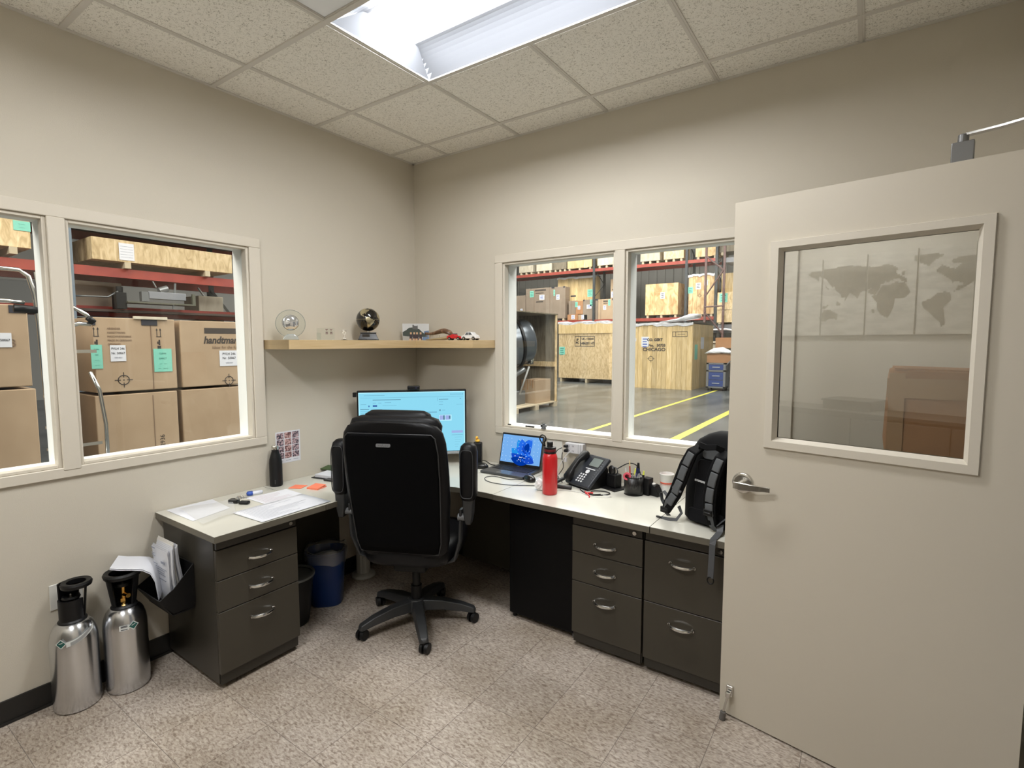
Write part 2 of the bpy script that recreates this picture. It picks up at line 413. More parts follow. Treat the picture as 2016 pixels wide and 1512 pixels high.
# ceiling: grid of tees and individual tiles
XE = [0, .351, .961, 1.570, 2.180, 2.789, RX]; YE = [0, -.231, -.840, -1.450, -2.060, -2.669, -3.279, RY]
ceil = struct('ceiling', MB().box(0, RX, RY, 0, 3.05, 3.10), GRIDM)
lit = {(2, 2), (3, 2), (2, 5), (3, 5)}
for i in range(6):
    for j in range(7):
        if (i, j) in lit or (i, j) == (2, 3): continue
        x0, x1, y1, y0 = XE[i], XE[i+1], YE[j], YE[j+1]
        g = .012
        a0 = x0+(g*1.9 if (i-1, j) in lit else 0); a1 = x1-(g*1.9 if (i+1, j) in lit else 0)
        b0 = y0+(g*1.9 if (i, j+1) in lit else 0); b1 = y1-(g*1.9 if (i, j-1) in lit else 0)
        struct('ceiling_tile', MB().box(a0, a1, b0, b1, H+.002, H+.018), CTILE, ceil)
for x in XE[1:-1]:
    for y0, y1 in (((RY, -3.279), (-3.279, -2.669), (-2.669, -1.45), (-1.45, -.84), (-.84, 0))):
        if x == 1.570 and (y0, y1) in ((-3.279, -2.669), (-1.45, -.84)): continue
        struct('tee', MB().box(x-.012, x+.012, y0+.012, y1-.012, H-.003, H+.002).box(x-.003, x+.003, y0+.012, y1-.012, H-.0045, H-.003), GRIDM, ceil)
for y in YE[1:-1]:
    struct('main_tee', MB().box(0, RX, y-.012, y+.012, H-.004, H+.002), GRIDM, ceil)
struct('wall_angle', MB().box(0, .02, RY, 0, H-.003, H+.001).box(0, RX, -.02, 0, H-.003, H+.001).box(RX-.02, RX, RY, 0, H-.003, H+.001), GRIDM, ceil)
def troffer(y0, y1, label, strength, tube):
    t = thing('ceiling_light', label, 'light', (1.5705, (y0+y1)/2, H), group=None)
    hx, hy, hh = .6095, .3048, .13
    b = MB(); o = .03
    b.box(-hx-o, hx+o, -hy-o, -hy-o+.004, .02, hh).box(-hx-o, hx+o, hy+o-.004, hy+o, .02, hh).box(-hx-o, -hx-o+.004, -hy-o, hy+o, .02, hh).box(hx+o-.004, hx+o, -hy-o, hy+o, .02, hh).box(-hx-o, hx+o, -hy-o, hy+o, hh, hh+.004)
    part('housing', b, METW, t)
    for s in (-1, 1):
        pts = [(s*(.295-.155*(k/8)), .004+.085*sin(pi/2*k/8)) for k in range(9)]
        q = MB()
        for (a, za), (c, zc) in zip(pts, pts[1:]):
            q.quad((-hx+.016, a, za), (hx-.016, a, za), (hx-.05, c, zc), (-hx+.05, c, zc))
        part('reflector', q, REFL, t, smooth=True)
        q = MB(); x0 = s*(hx-.014)
        q.quad((x0, -.29, .004), (x0, .29, .004), (s*(hx-.07), .16, .09), (s*(hx-.07), -.16, .09))
        part('end_plate', q, REFL, t)
    q = MB(); pr = [(.125*cos(pi*k/14), .098-.040*sin(pi*k/14)) for k in range(15)]
    for (a, za), (c, zc) in zip(pr, pr[1:]): q.quad((-hx+.05, a, za), (hx-.05, a, za), (hx-.05, c, zc), (-hx+.05, c, zc))
    part('lamp_diffuser', q, glow(tube, (.985, .99, 1.0), strength), t, smooth=True)
    return t
troffer(-1.45, -.84, 'two-tube fluorescent ceiling light recessed above the desk', LAMP_OFFICE, 'tube_glow')
troffer(-3.279, -2.669, 'two-tube fluorescent ceiling light at the back of the office', LAMP_BACK, 'tube_glow_back')
t = thing('air_diffuser', 'flat pale square air panel in the ceiling beside the light', 'vent', (1.2655, -1.755, H))
part('panel', MB().box(-.29, .29, -.29, .29, .004, .012), METW, t, bevel=.003)
part('frame', MB().box(-.304, -.29, -.304, .304, 0, .014).box(.29, .304, -.304, .304, 0, .014).box(-.29, .29, -.304, -.29, 0, .014).box(-.29, .29, .29, .304, 0, .014), GRIDM, t)

# floor: vinyl tiles laid square with the walls
floor = struct('floor', MB().box(0, RX+.14, RY, 0, -.03, -.0012), mat('tile_joint', (.20, .17, .145), .8))
fx = [0]+[.903+k*.3048 for k in range(-2, 9) if .903+k*.3048 < RX+.13]+[RX+.14]
fy = [0]+[-1.176-k*.3048 for k in range(-3, 9) if -1.176-k*.3048 > RY+.02]+[RY]
for i in range(len(fx)-1):
    for j in range(len(fy)-1):
        if j == 0 and False: continue
        g = .0011
        struct('floor_tile', MB().box(fx[i]+g, fx[i+1]-g, fy[j+1]+g, fy[j]-g, -.0012, 0), TILE, floor)
struct('baseboard_left', MB().box(0, .010, RY, 0, 0, .10).box(0, .016, RY, 0, 0, .012), BASEM)
struct('baseboard_right', MB().box(.012, RX, -.010, 0, 0, .10), BASEM)
struct('baseboard_far_right', MB().box(RX-.010, RX, -.74, -.012, 0, .10).box(RX-.010, RX, RY, -1.81, 0, .10), BASEM)
# door frame in the far right wall
q = MB(); q.box(RX-.018, RX+.15, -.80, -.745, 0, 2.195).box(RX-.018, RX+.15, -1.80, -1.745, 0, 2.195).box(RX-.018, RX+.15, -1.745, -.80, 2.14, 2.195)
struct('trim_1', q, TRIM, bevel=.003)

# the open door
door = sroot('door_1', (2.417, -.646, 0), radians(-10))
q = MB(); T = .045; w = .90
q.box(0, .168, 0, T, .008, 2.12).box(.737, w, 0, T, .008, 2.12).box(.168, .737, 0, T, .008, 1.193).box(.168, .737, 0, T, 1.922, 2.12)
struct('leaf', q, DOORM, door)
for side, ya, yb in ((0, -.011, 0), (1, T, T+.011)):
    q = MB(); o0, o1, p0, p1 = .138, .767, 1.163, 1.951; i0, i1, j0, j1 = .181, .726, 1.206, 1.911
    # mitred glazing frame, sloping towards the glass
    def ring(y, a0, a1, b0, b1): return [(a0, y, b0), (a1, y, b0), (a1, y, b1), (a0, y, b1)]
    yo = yb if side == 0 else ya; yf = ya if side == 0 else yb; yg = .016 if side == 0 else T-.016
    R = [ring(yo, o0, o1, p0, p1), ring(yf, o0+.003, o1-.003, p0+.003, p1-.003), ring(yf, i0-.012, i1+.012, j0-.012, j1+.012), ring(yg, i0, i1, j0, j1)]
    for A, B in zip(R, R[1:]):
        for k in range(4): q.quad(A[k], A[(k+1) % 4], B[(k+1) % 4], B[k])
    struct('glazing_frame', q, TRIM, door)
struct('pane', MB().box(.17, .735, .019, .025, 1.195, 1.92), GLASSD, door)
q = MB(); q.cyl((.066, 0, 1.008), (.066, -.009, 1.008), .043, .040, 32).cyl((.066, -.009, 1.008), (.066, -.013, 1.008), .040, .030, 32).cyl((.066, -.01, 1.008), (.066, -.055, 1.008), .0125, n=16)
h = struct('door_handle', q, CHROME, door, bevel=.0015)
q = MB(); q.strip([(.050, -.060, 1.008), (.075, -.064, 1.008), (.118, -.060, 1.008), (.146, -.052, 1.008), (.160, -.045, 1.008), (.182, -.043, 1.008)], [.026, .030, .026, .022, .020, .020], .009, (0, 0, 1))
struct('lever', q, CHROME, h, bevel=.002)
q = MB(); q.box(.030, .056, -.012, 0, .095, .140).box(.034, .052, -.026, -.010, .100, .118)
st = struct('kick_stop', q, CHROME, door, bevel=.002)
struct('stop_arm', MB().cyl((.043, -.024, .108), (.030, -.036, .030), .0045).cyl((.043, -.026, .118), (.043, -.026, .100), .010), CHROME, st, smooth='auto')
struct('rubber_foot', MB().cyl((.031, -.036, .034), (.028, -.038, .002), .011, .013, 16), mat('grey_rubber', (.12, .11, .10), .7), st, smooth='auto')
q = MB(); q.box(.645, .70, .048, .078, 2.06, 2.192).cyl((.672, .062, 2.190), (.672, .062, 2.215), .014, n=16)
cl = struct('door_closer', q, mat('closer_metal', (.18, .18, .178), .35, .5), door, bevel=.002)
struct('closer_arm', MB().strip([(.665, .062, 2.212), (.76, .060, 2.216), (.90, .030, 2.222)], .022, .008, (.1, .9, 0)).cyl((.90, .03, 2.206), (.90, .03, 2.240), .014), mat('closer_arm_metal', (.62, .62, .62), .25, .9), cl, bevel=.001)
for z in (.22, 1.06, 1.9): struct('hinge', MB().cyl((w+.006, -.002, z-.055), (w+.006, -.002, z+.055), .007, n=12), CHROME, door)

# ------------------------------------------------------------------ desk, cabinets
DZ = .737
def worktop(name, poly, label, loc=(0, 0, 0)):
    t = thing(name, label, 'worktop', (poly[0][0], poly[0][1], DZ-.031))
    ox, oy = poly[0]; p = [(x-ox, y-oy) for x, y in poly]
    part('edge_band', MB().prism(p, 0, .0298), EDGE, t, bevel=.0015)
    part('laminate_top', MB().prism(p, .0298, .031), LAMI, t)
    return t
worktop('desk_worktop', [(.002, -1.815), (.59, -1.815), (.595, -1.262), (.002, -1.262)], 'cream laminate worktop along the left wall, carrying the printed papers')
cv = [(.59+.44*(1-cos(pi/2*k/8)), -1.10+.475*sin(pi/2*k/8)) for k in range(9)]
corner_top = worktop('desk_worktop', [(.002, -1.259), (.595, -1.259)]+cv+[(1.198, -.625), (1.198, -.002), (.002, -.002)], 'cream corner worktop with a curved front, carrying the monitor')
worktop('desk_worktop', [(1.201, -.63), (2.089, -.63), (2.089, -.002), (1.201, -.002)], 'long cream worktop under the warehouse window, carrying the desk phone')
worktop('desk_worktop', [(2.092, -.63), (2.462, -.63), (2.462, -.002), (2.092, -.002)], 'short cream worktop beside the door, carrying the backpack')
def pull(parent, c, w=.105):
    q = MB(); pts = [(c[0]-w/2+w*k/12, c[1]-.008-.026*sin(pi*k/12)**.6, c[2]) for k in range(13)]
    q.tube(pts, [.0062+.0018*sin(pi*k/12) for k in range(13)], 8)
    for s in (-1, 1): q.cyl((c[0]+s*w/2, c[1], c[2]), (c[0]+s*w/2, c[1]-.008, c[2]), .0085, .0075, 12)
    return part('handle', q, CHROME, parent, smooth='auto')
def cabinet(name, label, loc, rz, w, d, h, splits, lock_x, hx):
    """front at local y=0, facing -y; x from 0 to w"""
    t = thing(name, label, 'cabinet', loc, rz)
    q = MB(); q.box(0, w, .020, d, .028, h).box(.004, w-.004, .0, .022, splits[0]+.003, h-.001)
    part('body', q, OLIVE2, t, bevel=.002)
    part('plinth', MB().box(.006, w-.006, .012, d, .024, .074), OLIVE2, t, bevel=.001)
    part('glide_base', MB().box(.03, w-.03, .05, d-.03, 0, .026), BLACKP, t)
    for a, b in zip(splits, splits[1:]):
        dr = part('drawer', MB().box(.001, w-.001, -.001, .019, b+.002, a-.002), OLIVE, t, bevel=.0018)
        pull(dr, (hx, -.001, a-.078))
    part('lock', MB().cyl((lock_x, .0, splits[0]+.022), (lock_x, -.006, splits[0]+.022), .0105, .0095, 18).box(lock_x-.0015, lock_x+.0015, -.0065, -.005, splits[0]+.016, splits[0]+.028), CHROME, t, smooth='auto')
    return t
cabinet('drawer_cabinet', 'olive-grey three-drawer pedestal under the left end of the desk, beside the gas cylinders', (.54, -1.79, 0), pi/2, .395, .52, .704, (.654, .514, .368, .076), .36, .20)
cabinet('drawer_cabinet', 'olive-grey three-drawer pedestal right of the black fridge', (1.666, -.572, 0), 0, .374, .52, .704, (.647, .509, .355, .077), .333, .183)
cabinet('filing_cabinet', 'olive-grey two-drawer filing cabinet next to the open door', (2.048, -.572, 0), 0, .385, .52, .704, (.647, .356, .072), .338, .178)
t = thing('mini_fridge', 'black mini fridge under the desk left of the drawer pedestal', 'fridge', (1.236, -.52, 0))
part('body', MB().box(0, .418, .045, .46, .02, .665), FRIDGE, t, bevel=.004)
part('fridge_door', MB().box(0, .418, 0, .041, .028, .663), FRIDGE, t, bevel=.006)
part('foot', MB().cyl((.405, .03, 0), (.405, .03, .022), .012, n=12), GREYP, t); part('foot', MB().cyl((.02, .03, 0), (.02, .03, .022), .012, n=12), BLACKP, t)
part('foot', MB().cyl((.03, .40, 0), (.03, .40, .022), .012, n=12), BLACKP, t); part('foot', MB().cyl((.39, .40, 0), (.39, .40, .022), .012, n=12), BLACKP, t)
solo('modesty_panel', MB().box(.62, 1.20, -.20, -.18, .10, .705), OLIVE, 'olive-grey modesty panel under the corner of the desk', 'panel')
solo('modesty_panel', MB().box(.03, .05, -1.36, -.78, .10, .705), OLIVE, 'dark modesty panel below the desk behind the blue bin', 'panel')
# fluted leg under the corner
t = thing('support_column', 'pale fluted round column with a disc foot in the shadow under the desk corner', 'column', (.115, -.645, 0))
q = MB(); n = 28; prof = [.043+.003*(k % 2) for k in range(n)]
q.loft([[(cos(2*pi*k/n)*prof[k], sin(2*pi*k/n)*prof[k], z) for k in range(n)] for z in (.025, .705)])
part('column', q, mat('leg_grey', (.50, .49, .45), .5), t)
part('disc_foot', MB().lathe([(.078, 0), (.080, .006), (.074, .018), (.05, .026), (0, .026)]), MATS['leg_grey'], t, smooth='auto')

# ------------------------------------------------------------------ office chair (x right, y forward)
ch = thing('office_chair', 'black high-back leather office chair on castors in front of the desk', 'chair', (.84, -.865, 0), radians(25))
def sup(hw, hd, z, yc, n=28, e=3.2, xc=0):
    out = []
    for k in range(n):
        a = 2*pi*k/n; c, s = cos(a), sin(a)
        out.append((xc+math.copysign(abs(c)**(2/e), c)*hw, yc+math.copysign(abs(s)**(2/e), s)*hd, z))
    return out
def back_y(z): return -.225-.13*(z-.45)/.75          # rear face of the backrest leans away
rows = [(.47, .20), (.50, .232), (.56, .245), (.66, .250), (.78, .262), (.90, .264), (1.00, .262), (1.08, .258), (1.13, .246), (1.165, .222), (1.185, .18), (1.19, .13)]
part('backrest', MB().loft([sup(hw, .05, z, back_y(z)+.052) for z, hw in [(a, b*1.035) for a, b in rows]]), LEATH, ch, smooth=True)
rows2 = [(.50, .205), (.56, .222), (.70, .230), (.90, .238), (1.04, .238), (1.115, .228), (1.132, .21)]
part('rear_panel', MB().loft([sup(hw, .018, z, back_y(z)+.010, e=6) for z, hw in rows2]), MESHB, ch, smooth=True)
pts = [(hw+.003, back_y(z)-.002, z) for z, hw in rows2]; pts = pts+[(-x, y, z) for x, y, z in pts[::-1]]
part('piping', MB().tube(pts, .0032, 6, closed=True), PIPE, ch, smooth=True)
part('top_roll', MB().loft([sup(hw, hd, z, y) for z, hw, hd, y in ((1.12, .236, .04, -.255), (1.16, .240, .055, -.255), (1.195, .222, .055, -.26), (1.21, .18, .03, -.26))]), LEATH, ch, smooth=True)
part('headrest', MB().loft([sup(hw, hd, z, y) for z, hw, hd, y in ((1.06, .15, .03, -.215), (1.11, .175, .055, -.215), (1.18, .178, .06, -.22), (1.215, .168, .05, -.225), (1.232, .14, .022, -.227))]), LEATH, ch, smooth=True)
b = thing  # keep name short
bd = part('badge', MB().prism(rrect(.037, .0085, .006), 0, .004, Matrix.Translation((-.03, back_y(1.075)-.008, 1.075)) @ Matrix.Rotation(pi/2-.17, 4, 'X')), GREYP, ch, label='small silver badge on the chair back')
text('- - / . - -', .016, (-.03, back_y(1.075)-.0128, 1.0755), (pi/2-.17, 0, 0), BLACKP, bd, name='badge_mark')
part('seat', MB().loft([sup(hw, hd, z, .03, e=3.5) for z, hw, hd in ((.400, .20, .20), (.415, .245, .245), (.455, .262, .262), (.50, .262, .262), (.525, .245, .245), (.53, .2, .2))]), LEATH, ch, smooth=True)
part('tilt_mechanism', MB().box(-.09, .09, -.11, .12, .335, .40), BLACKP, ch, bevel=.012)
part('gas_lift', MB().cyl((0, 0, .09), (0, 0, .22), .030).cyl((0, 0, .22), (0, 0, .34), .022), BLACKP, ch, smooth='auto')
part('hub', MB().lathe([(.045, .065), (.058, .075), (.058, .125), (.045, .145), (0, .145)], n=20), CHARC, ch, smooth='auto')
for s in (-1, 1):
    ar = part('armrest', MB().loft([sup((.044*f), .045*f, z, -.160, n=20, e=2.6, xc=s*.348) for z, f in ((.765, .45), (.775, .8), (.80, 1), (1.02, 1.04), (1.05, .85), (1.064, .5))]), LEATH, ch, smooth=True)
    part('arm_piping', MB().tube([(s*.348+math.copysign(abs(cos(a))**.45, cos(a))*.033, -.207, .912+math.copysign(abs(sin(a))**.3, sin(a))*.122) for a in [2*pi*(k+.5)/40 for k in range(40)]], .0022, 5, closed=True), PIPE, ar, smooth=True)
    part('arm_bracket', MB().loft([[(s*.348+a*hw, -.160+c*hd, z) for a, c in ((-1, -1), (1, -1), (1, 1), (-1, 1))] for z, hw, hd in ((.80, .028, .032), (.70, .024, .03), (.645, .014, .024))]), CHARC, ch, bevel=.006)
    part('arm_support', MB().strip([(s*.306, -.15, .72), (s*.298, -.15, .55), (s*.265, -.13, .44), (s*.20, -.10, .405)], .042, .014, (0, 1, 0)), CHARC if s < 0 else CHARC, ch, bevel=.004)
    part('arm_pivot', MB().cyl((s*.29, -.155, .675), (s*.345, -.155, .675), .018), GREYP, ch, smooth='auto')
for k in range(5):
    a = radians((-110, -38.7, 35.8, 107, 177.8)[k]-25); d = Vector((cos(a), sin(a), 0)); sd = Vector((-sin(a), cos(a), 0)); R = .322
    rr = []
    for f, zc, hw, hh in ((.12, .112, .036, .028), (.45, .110, .033, .025), (.78, .092, .029, .020), (1.0, .072, .025, .014), (1.03, .066, .012, .006)):
        p = d*R*f + Vector((0, 0, zc)); rr.append([p-sd*hw-Vector((0, 0, hh)), p+sd*hw-Vector((0, 0, hh)), p+sd*hw*.75+Vector((0, 0, hh)), p-sd*hw*.75+Vector((0, 0, hh))])
    lg = part('base_leg', MB().loft(rr), CHARC, ch, bevel=.004)
    q = MB(); p = d*R; cr = Matrix.Rotation(a+(.5, -.6, .9, .2, -.4)[k], 3, 'Z'); ax = cr @ Vector((0, 1, 0)); off = cr @ Vector((-.010, 0, 0))
    for s in (-1, 1):
        c0 = p+off+ax*s*.006+Vector((0, 0, .029)); q.cyl(c0, c0+ax*s*.017, .029, .027, 18)
    q.cyl(p+Vector((0, 0, .03)), p+Vector((0, 0, .072)), .007, n=10).box(-.004, .004, -.004, .004, .02, .045, Matrix.Translation(p+off))
    part('castor', q, BLACKP, lg, smooth='auto')

# ------------------------------------------------------------------ bins
def oval(a, b, z, n=36, e=3): return sup(a, b, z, 0, n, e)
t = thing('waste_bin', 'blue plastic waste bin with a clear liner under the desk', 'bin', (.225, -1.010, 0), radians(45))
q = MB(); q.loft([oval(.086, .070, 0), oval(.091, .075, .01), oval(.110, .088, .315), oval(.114, .092, .318), oval(.114, .092, .330), oval(.108, .086, .330), oval(.088, .072, .012)], caps=True)
part('bin_body', q, BLUE, t, smooth='auto')
random.seed(3)
q = MB(); ring0 = oval(.117, .095, .0, n=40)
rows = []
for z, f in ((.262, 1.0), (.30, 1.03), (.334, 1.04), (.352, .99), (.33, .90), (.25, .85)):
    rows.append([(x*f*(1+.015*sin(k*1.9+z*40)), y*f*(1+.02*cos(k*2.3+z*30)), z+.008*sin(k*.9+z*50)) for k, (x, y, _) in enumerate(ring0)])
q.loft(rows, caps=False)
part('bin_liner', q, LINER, t, smooth=True)
t = thing('waste_bin', 'black round waste bin with a pale rim half hidden behind the pedestal', 'bin', (.262, -1.262, 0))
q = MB(); q.lathe([(.085, 0), (.088, .01), (.118, .272), (.112, .272), (.083, .012), (0, .012)])
part('bin_body', q, BLACKP, t, smooth='auto')
part('bin_rim', MB().lathe([(.117, .266), (.124, .268), (.124, .28), (.112, .28), (.112, .268)]), mat('rim_grey', (.14, .145, .14), .4), t, smooth='auto')

# ------------------------------------------------------------------ gas cylinders
def dia(parent, R, ang, z, s, curve, name='hazard_label'):
    """diamond and band wrapped on the cylinder wall, patches bent around radius R"""
    def patch(mb, us, f):
        for (a, lo0, hi0), (c, lo1, hi1) in zip(us, us[1:]):
            P = lambda u, zz: (cos(ang+u/R)*f, sin(ang+u/R)*f, zz)
            mb.quad(P(a, lo0), P(c, lo1), P(c, hi1), P(a, hi0))
    q = MB(); q.m(0); k = 8
    if curve:
        patch(q, [(s+.006+.0110*i, z-.011+curve(i/9), z+.011+curve(i/9)) for i in range(10)], R+.0008)
        q.m(3); patch(q, [(s+.020+.0085*i, z-.0075+curve(i/9), z+.0075+curve(i/9)) for i in range(10)], R+.0011)
        q.m(0)
    else:
        patch(q, [(-.052+.004*i, z-.014, z+.010) for i in range(10)], R+.0008)
        q.m(2)
        for zz, h in ((z+.001, .003), (z+.0055, .003), (z-.010, .003)): patch(q, [(-.046+.003*i, zz-.001, zz+h-.001) for i in range(9)], R+.0012)
        q.m(0)
    def diamond(w, mi, f, c=0):
        q.m(mi); patch(q, [(-w+w*i/4, z+c-(w-abs(-w+w*i/4)), z+c+(w-abs(-w+w*i/4))+1e-5) for i in range(9)], f)
    diamond(.021, 0, R+.0013); diamond(.0165, 1, R+.0018)
    q.m(0); patch(q, [(-.007+.0035*i, z+.000+.0011*i, z+.003+.0011*i) for i in range(5)], R+.0023)
    return part(name, q, [mat('label_clear', (.70, .73, .71), .35), mat('label_green', (.01, .10, .085), .4), INK, mat('label_band', (.34, .35, .35), .5)], parent)
def cylinder(label, loc, rot, la, lz, curve, s0, lopsided=False):
    t = thing('gas_cylinder', label, 'gas cylinder', loc, rot)
    prof = [(.070, 0), (.080, .005), (.084, .016)]+[(.084, .016+.27*k/6) for k in range(1, 7)]
    prof += [(.084-.040*(1-cos(pi/2*k/8)), .286+.095*sin(pi/2*k/8)) for k in range(1, 9)]+[(.030, .388), (.022, .392), (0, .392)]
    part('bottle', MB().lathe(prof, n=48), ALU, t, smooth='auto')
    # black guard: base collar, shell segments and a ring handle
    def seg(q, r0, r1, z0, z1, th, a0, a1):
        q.lathe([(r0-th, z0), (r1-th, z1), (r1, z1), (r0, z0), (r0-th, z0)], n=16, a0=radians(a0), a1=radians(a1))
        for a in (radians(a0), radians(a1)): q.quad(*[(cos(a)*r, sin(a)*r, z) for r, z in ((r0-th, z0), (r0, z0), (r1, z1), (r1-th, z1))])
    q = MB(); q.lathe([(.038, .366), (.050, .366), (.051, .384), (.044, .392), (.038, .392), (.038, .366)], n=36)
    if lopsided:
        seg(q, .045, .046, .385, .478, .008, -128, 44); seg(q, .043, .047, .385, .545, .006, 128, 236); seg(q, .044, .056, .385, .535, .006, 52, 80)
        a = radians(72); q.lathe([(.034, .527), (.034, .546), (.052, .548), (.056, .540), (.053, .527), (.034, .527)], (.020*cos(a), .020*sin(a), 0), 36)
    else:
        seg(q, .045, .064, .385, .525, .006, 22, 300)
        q.lathe([(.050, .518), (.050, .538), (.068, .542), (.073, .534), (.069, .520), (.050, .518)], n=40)
    part('valve_guard', q, BLACKP, t, smooth='auto')
    q = MB(); q.cyl((0, 0, .39), (0, 0, .475), .011, n=14).cyl((0, 0, .435), (.040, .006, .435), .009, .010, 14).cyl((0, 0, .40), (0, 0, .418), .017, n=6)
    part('valve', q, BRASS, t, smooth='auto')
    q = MB(); q.lathe([(.006, .476), (.030, .476), (.033, .482), (.030, .490), (.006, .488), (0, .488)], n=24).cyl((0, 0, .47), (0, 0, .496), .005, n=10)
    part('handwheel', q, BLACKP, t, smooth='auto')
    part('wheel_nut', MB().cyl((0, 0, .488), (0, 0, .498), .006, n=6), CHROME, t)
    dia(t, .0845, la, lz, s0, curve)
    return t
cylinder('brushed aluminium gas cylinder with a long curved label, nearer the camera', (.094, -2.182, 0), 0, radians(-44), .318, lambda f: .014*f+.030*f*f-.006, .012, True)
cylinder('brushed aluminium gas cylinder with a short square label, next to the desk pedestal', (.130, -2.006, 0), 0, radians(2), .312, None, 0)

# ------------------------------------------------------------------ wall file holder with papers on the pedestal side
t = thing('file_holder', 'black plastic file pocket hung on the side of the left pedestal', 'file holder', (.20, -1.79, .30))
q = MB(); q.box(-.12, .13, -.006, -.001, .06, .25).box(-.12, .13, -.10, -.006, .035, .041)
q.prism([(-.006, .04), (-.10, .04), (-.155, .13), (-.150, .13), (-.095, .047), (-.006, .047)], -.12, .13, Matrix(((0, 0, 1, 0), (1, 0, 0, 0), (0, 1, 0, 0), (0, 0, 0, 1))))
for x in (-.12, .126): q.prism([(-.003, .04), (-.10, .04), (-.150, .125), (-.09, .16), (-.003, .25)], x, x+.004, Matrix(((0, 0, 1, 0), (1, 0, 0, 0), (0, 1, 0, 0), (0, 0, 0, 1))))
part('pocket', q, BLACKP, t, bevel=.002)
random.seed(5)
for k, (dx, y, top, tl, m) in enumerate(((.03, -.020, .345, 5, PAPER), (.012, -.034, .355, 3, PAPER2), (.024, -.044, .34, 6, PAPER), (-.012, -.056, .325, 4, PAPER))):
    lab = ('lined note sheets at the back of the file pocket', 'stack of curling receipts standing in the file pocket', 'white folder sheets standing in the file pocket', 'printed invoice in front of the sheets in the file pocket')[k]
    q = MB(); h0 = -.10+dx*.6; w = .165
    for j in range(3):
        q.strip([(h0+w/2, y-.003*j+.004*sin(i*.7+k), .046+(top-.046-.006*j)*i/8) for i in range(9)], w, .0006, (1, 0, 0))
    p = solo('paper_sheets', q, m, lab, 'paper', (.20, -1.79, .30), rot=(radians(4), 0, 0), group='papers in the file pocket')
    if k == 3:
        q = MB()
        for z, x0, w2, hh in ((.31, .012, .04, .006), (.285, .012, .03, .003), (.278, .012, .025, .003), (.271, .012, .03, .003), (.262, .012, .02, .003), (.235, .012, .05, .003), (.222, .012, .14, .003), (.213, .012, .12, .003), (.20, .02, .10, .003), (.19, .012, .12, .003), (.165, .02, .11, .003), (.15, .012, .05, .003)):
            q.box(h0+x0, h0+x0+w2, y-.0105, y-.0100, z, z+hh)
        q.box(h0+.10, h0+.145, y-.0105, y-.0100, .250, .262)
        part('printed_lines', q, INKG, p)
q = MB(); pts = [(0, 0, -.10), (0, -.010, -.01), (0, -.026, .030), (0, -.055, .052), (0, -.095, .062), (0, -.14, .070), (0, -.175, .080)]
q.strip(pts, .155, .0007, (1, 0, 0)); q.strip([(x+.004, y, z-.005) for x, y, z in pts], .155, .0007, (1, 0, 0))
solo('folded_paper', q, PAPER, 'white sheet flopping forward out of the file pocket over the cylinder', 'paper', (.165, -1.866, .495), rz=radians(-30), smooth='auto')

# ------------------------------------------------------------------ wall plates
def outlet(name, label, loc, rz, w, gangs):
    t = thing(name, label, 'outlet', loc, rz)
    part('plate', MB().box(-w/2, w/2, -.006, 0, -.057, .057), mat('outlet_white', (.66, .65, .60), .4), t, bevel=.003)
    for x in gangs:
        r = part('receptacle', MB().box(x-.017, x+.017, -.008, -.005, -.034, .034), MATS['outlet_white'], t, bevel=.002)
        q = MB()
        for z in (-.018, .018): q.box(x-.008, x-.006, -.0086, -.0078, z-.004, z+.004).box(x+.006, x+.008, -.0086, -.0078, z-.004, z+.004)
        part('slots', q, INK, r)
    return t
outlet('wall_outlet', 'white wall outlet low on the left wall behind the gas cylinder', (0, -2.175, .468), pi/2, .115, (.03,))
outlet('wall_outlet', 'white blank outlet plate on the wall behind the red bottle', (1.235, 0, .888), 0, .11, (-.02,))

# ------------------------------------------------------------------ corner shelf and what stands on it
SZ = 1.588
t = thing('corner_shelf', 'light wood L-shaped floating shelf in the corner above the monitor', 'shelf', (0, 0, 1.535))
part('board', MB().prism([(.001, -1.22), (.25, -1.22), (.25, -.25), (.762, -.25), (.762, -.001), (.001, -.001)], .001, SZ-1.535), SHELFW, t, bevel=.0012)
part('end_cap', MB().box(.002, .2505, -1.2215, -1.2195, .001, .0525), wood('maple_laminate_end', (.42, .31, .17), (.45, .33, .18), (.48, .36, .2), (1, 1, 14), 3, .5), t)
# award: glass disc with crystal lens
t = thing('glass_award', 'round clear glass award with a silver centre at the left end of the shelf', 'award', (.13, -1.13, SZ), radians(58))
q = MB(); Q = Vector((0, -1, 0)).to_track_quat('Z', 'Y')
q.lathe([(.076, -.005), (.080, 0), (.076, .005), (0, .005)], (0, .008, .094), 40, Q); part('disc', q, CLEAR, t, smooth='auto')
part('disc_rim', MB().tube([(cos(2*pi*k/40)*.079, .008, .094+sin(2*pi*k/40)*.079) for k in range(40)], .0016, 6, closed=True), mat('glass_edge', (.20, .23, .21), .15, spec=.9), t, smooth=True)
q = MB(); q.lathe([(.042, 0), (.043, .008), (.036, .018), (.020, .024), (0, .026)], (0, .0, .100), 32, Q); part('crystal_lens', q, mat('crystal', (.75, .77, .80), .08, .85), t, smooth='auto')
part('lens_ring', MB().tube([(cos(2*pi*k/40)*.042, -.001, .100+sin(2*pi*k/40)*.042) for k in range(40)], .003, 6, closed=True), mat('smoked_ring', (.07, .075, .08), .15, .6), t, smooth=True)
part('stand', MB().prism([(-.045, 0), (.045, 0), (.035, .020), (.018, .034), (-.018, .034), (-.035, .020)], -.022, .02, Matrix(((1, 0, 0, 0), (0, 0, 1, 0), (0, 1, 0, 0), (0, 0, 0, 1)))), mat('frosted_glass', (.42, .45, .44), .12, .3), t, bevel=.004)
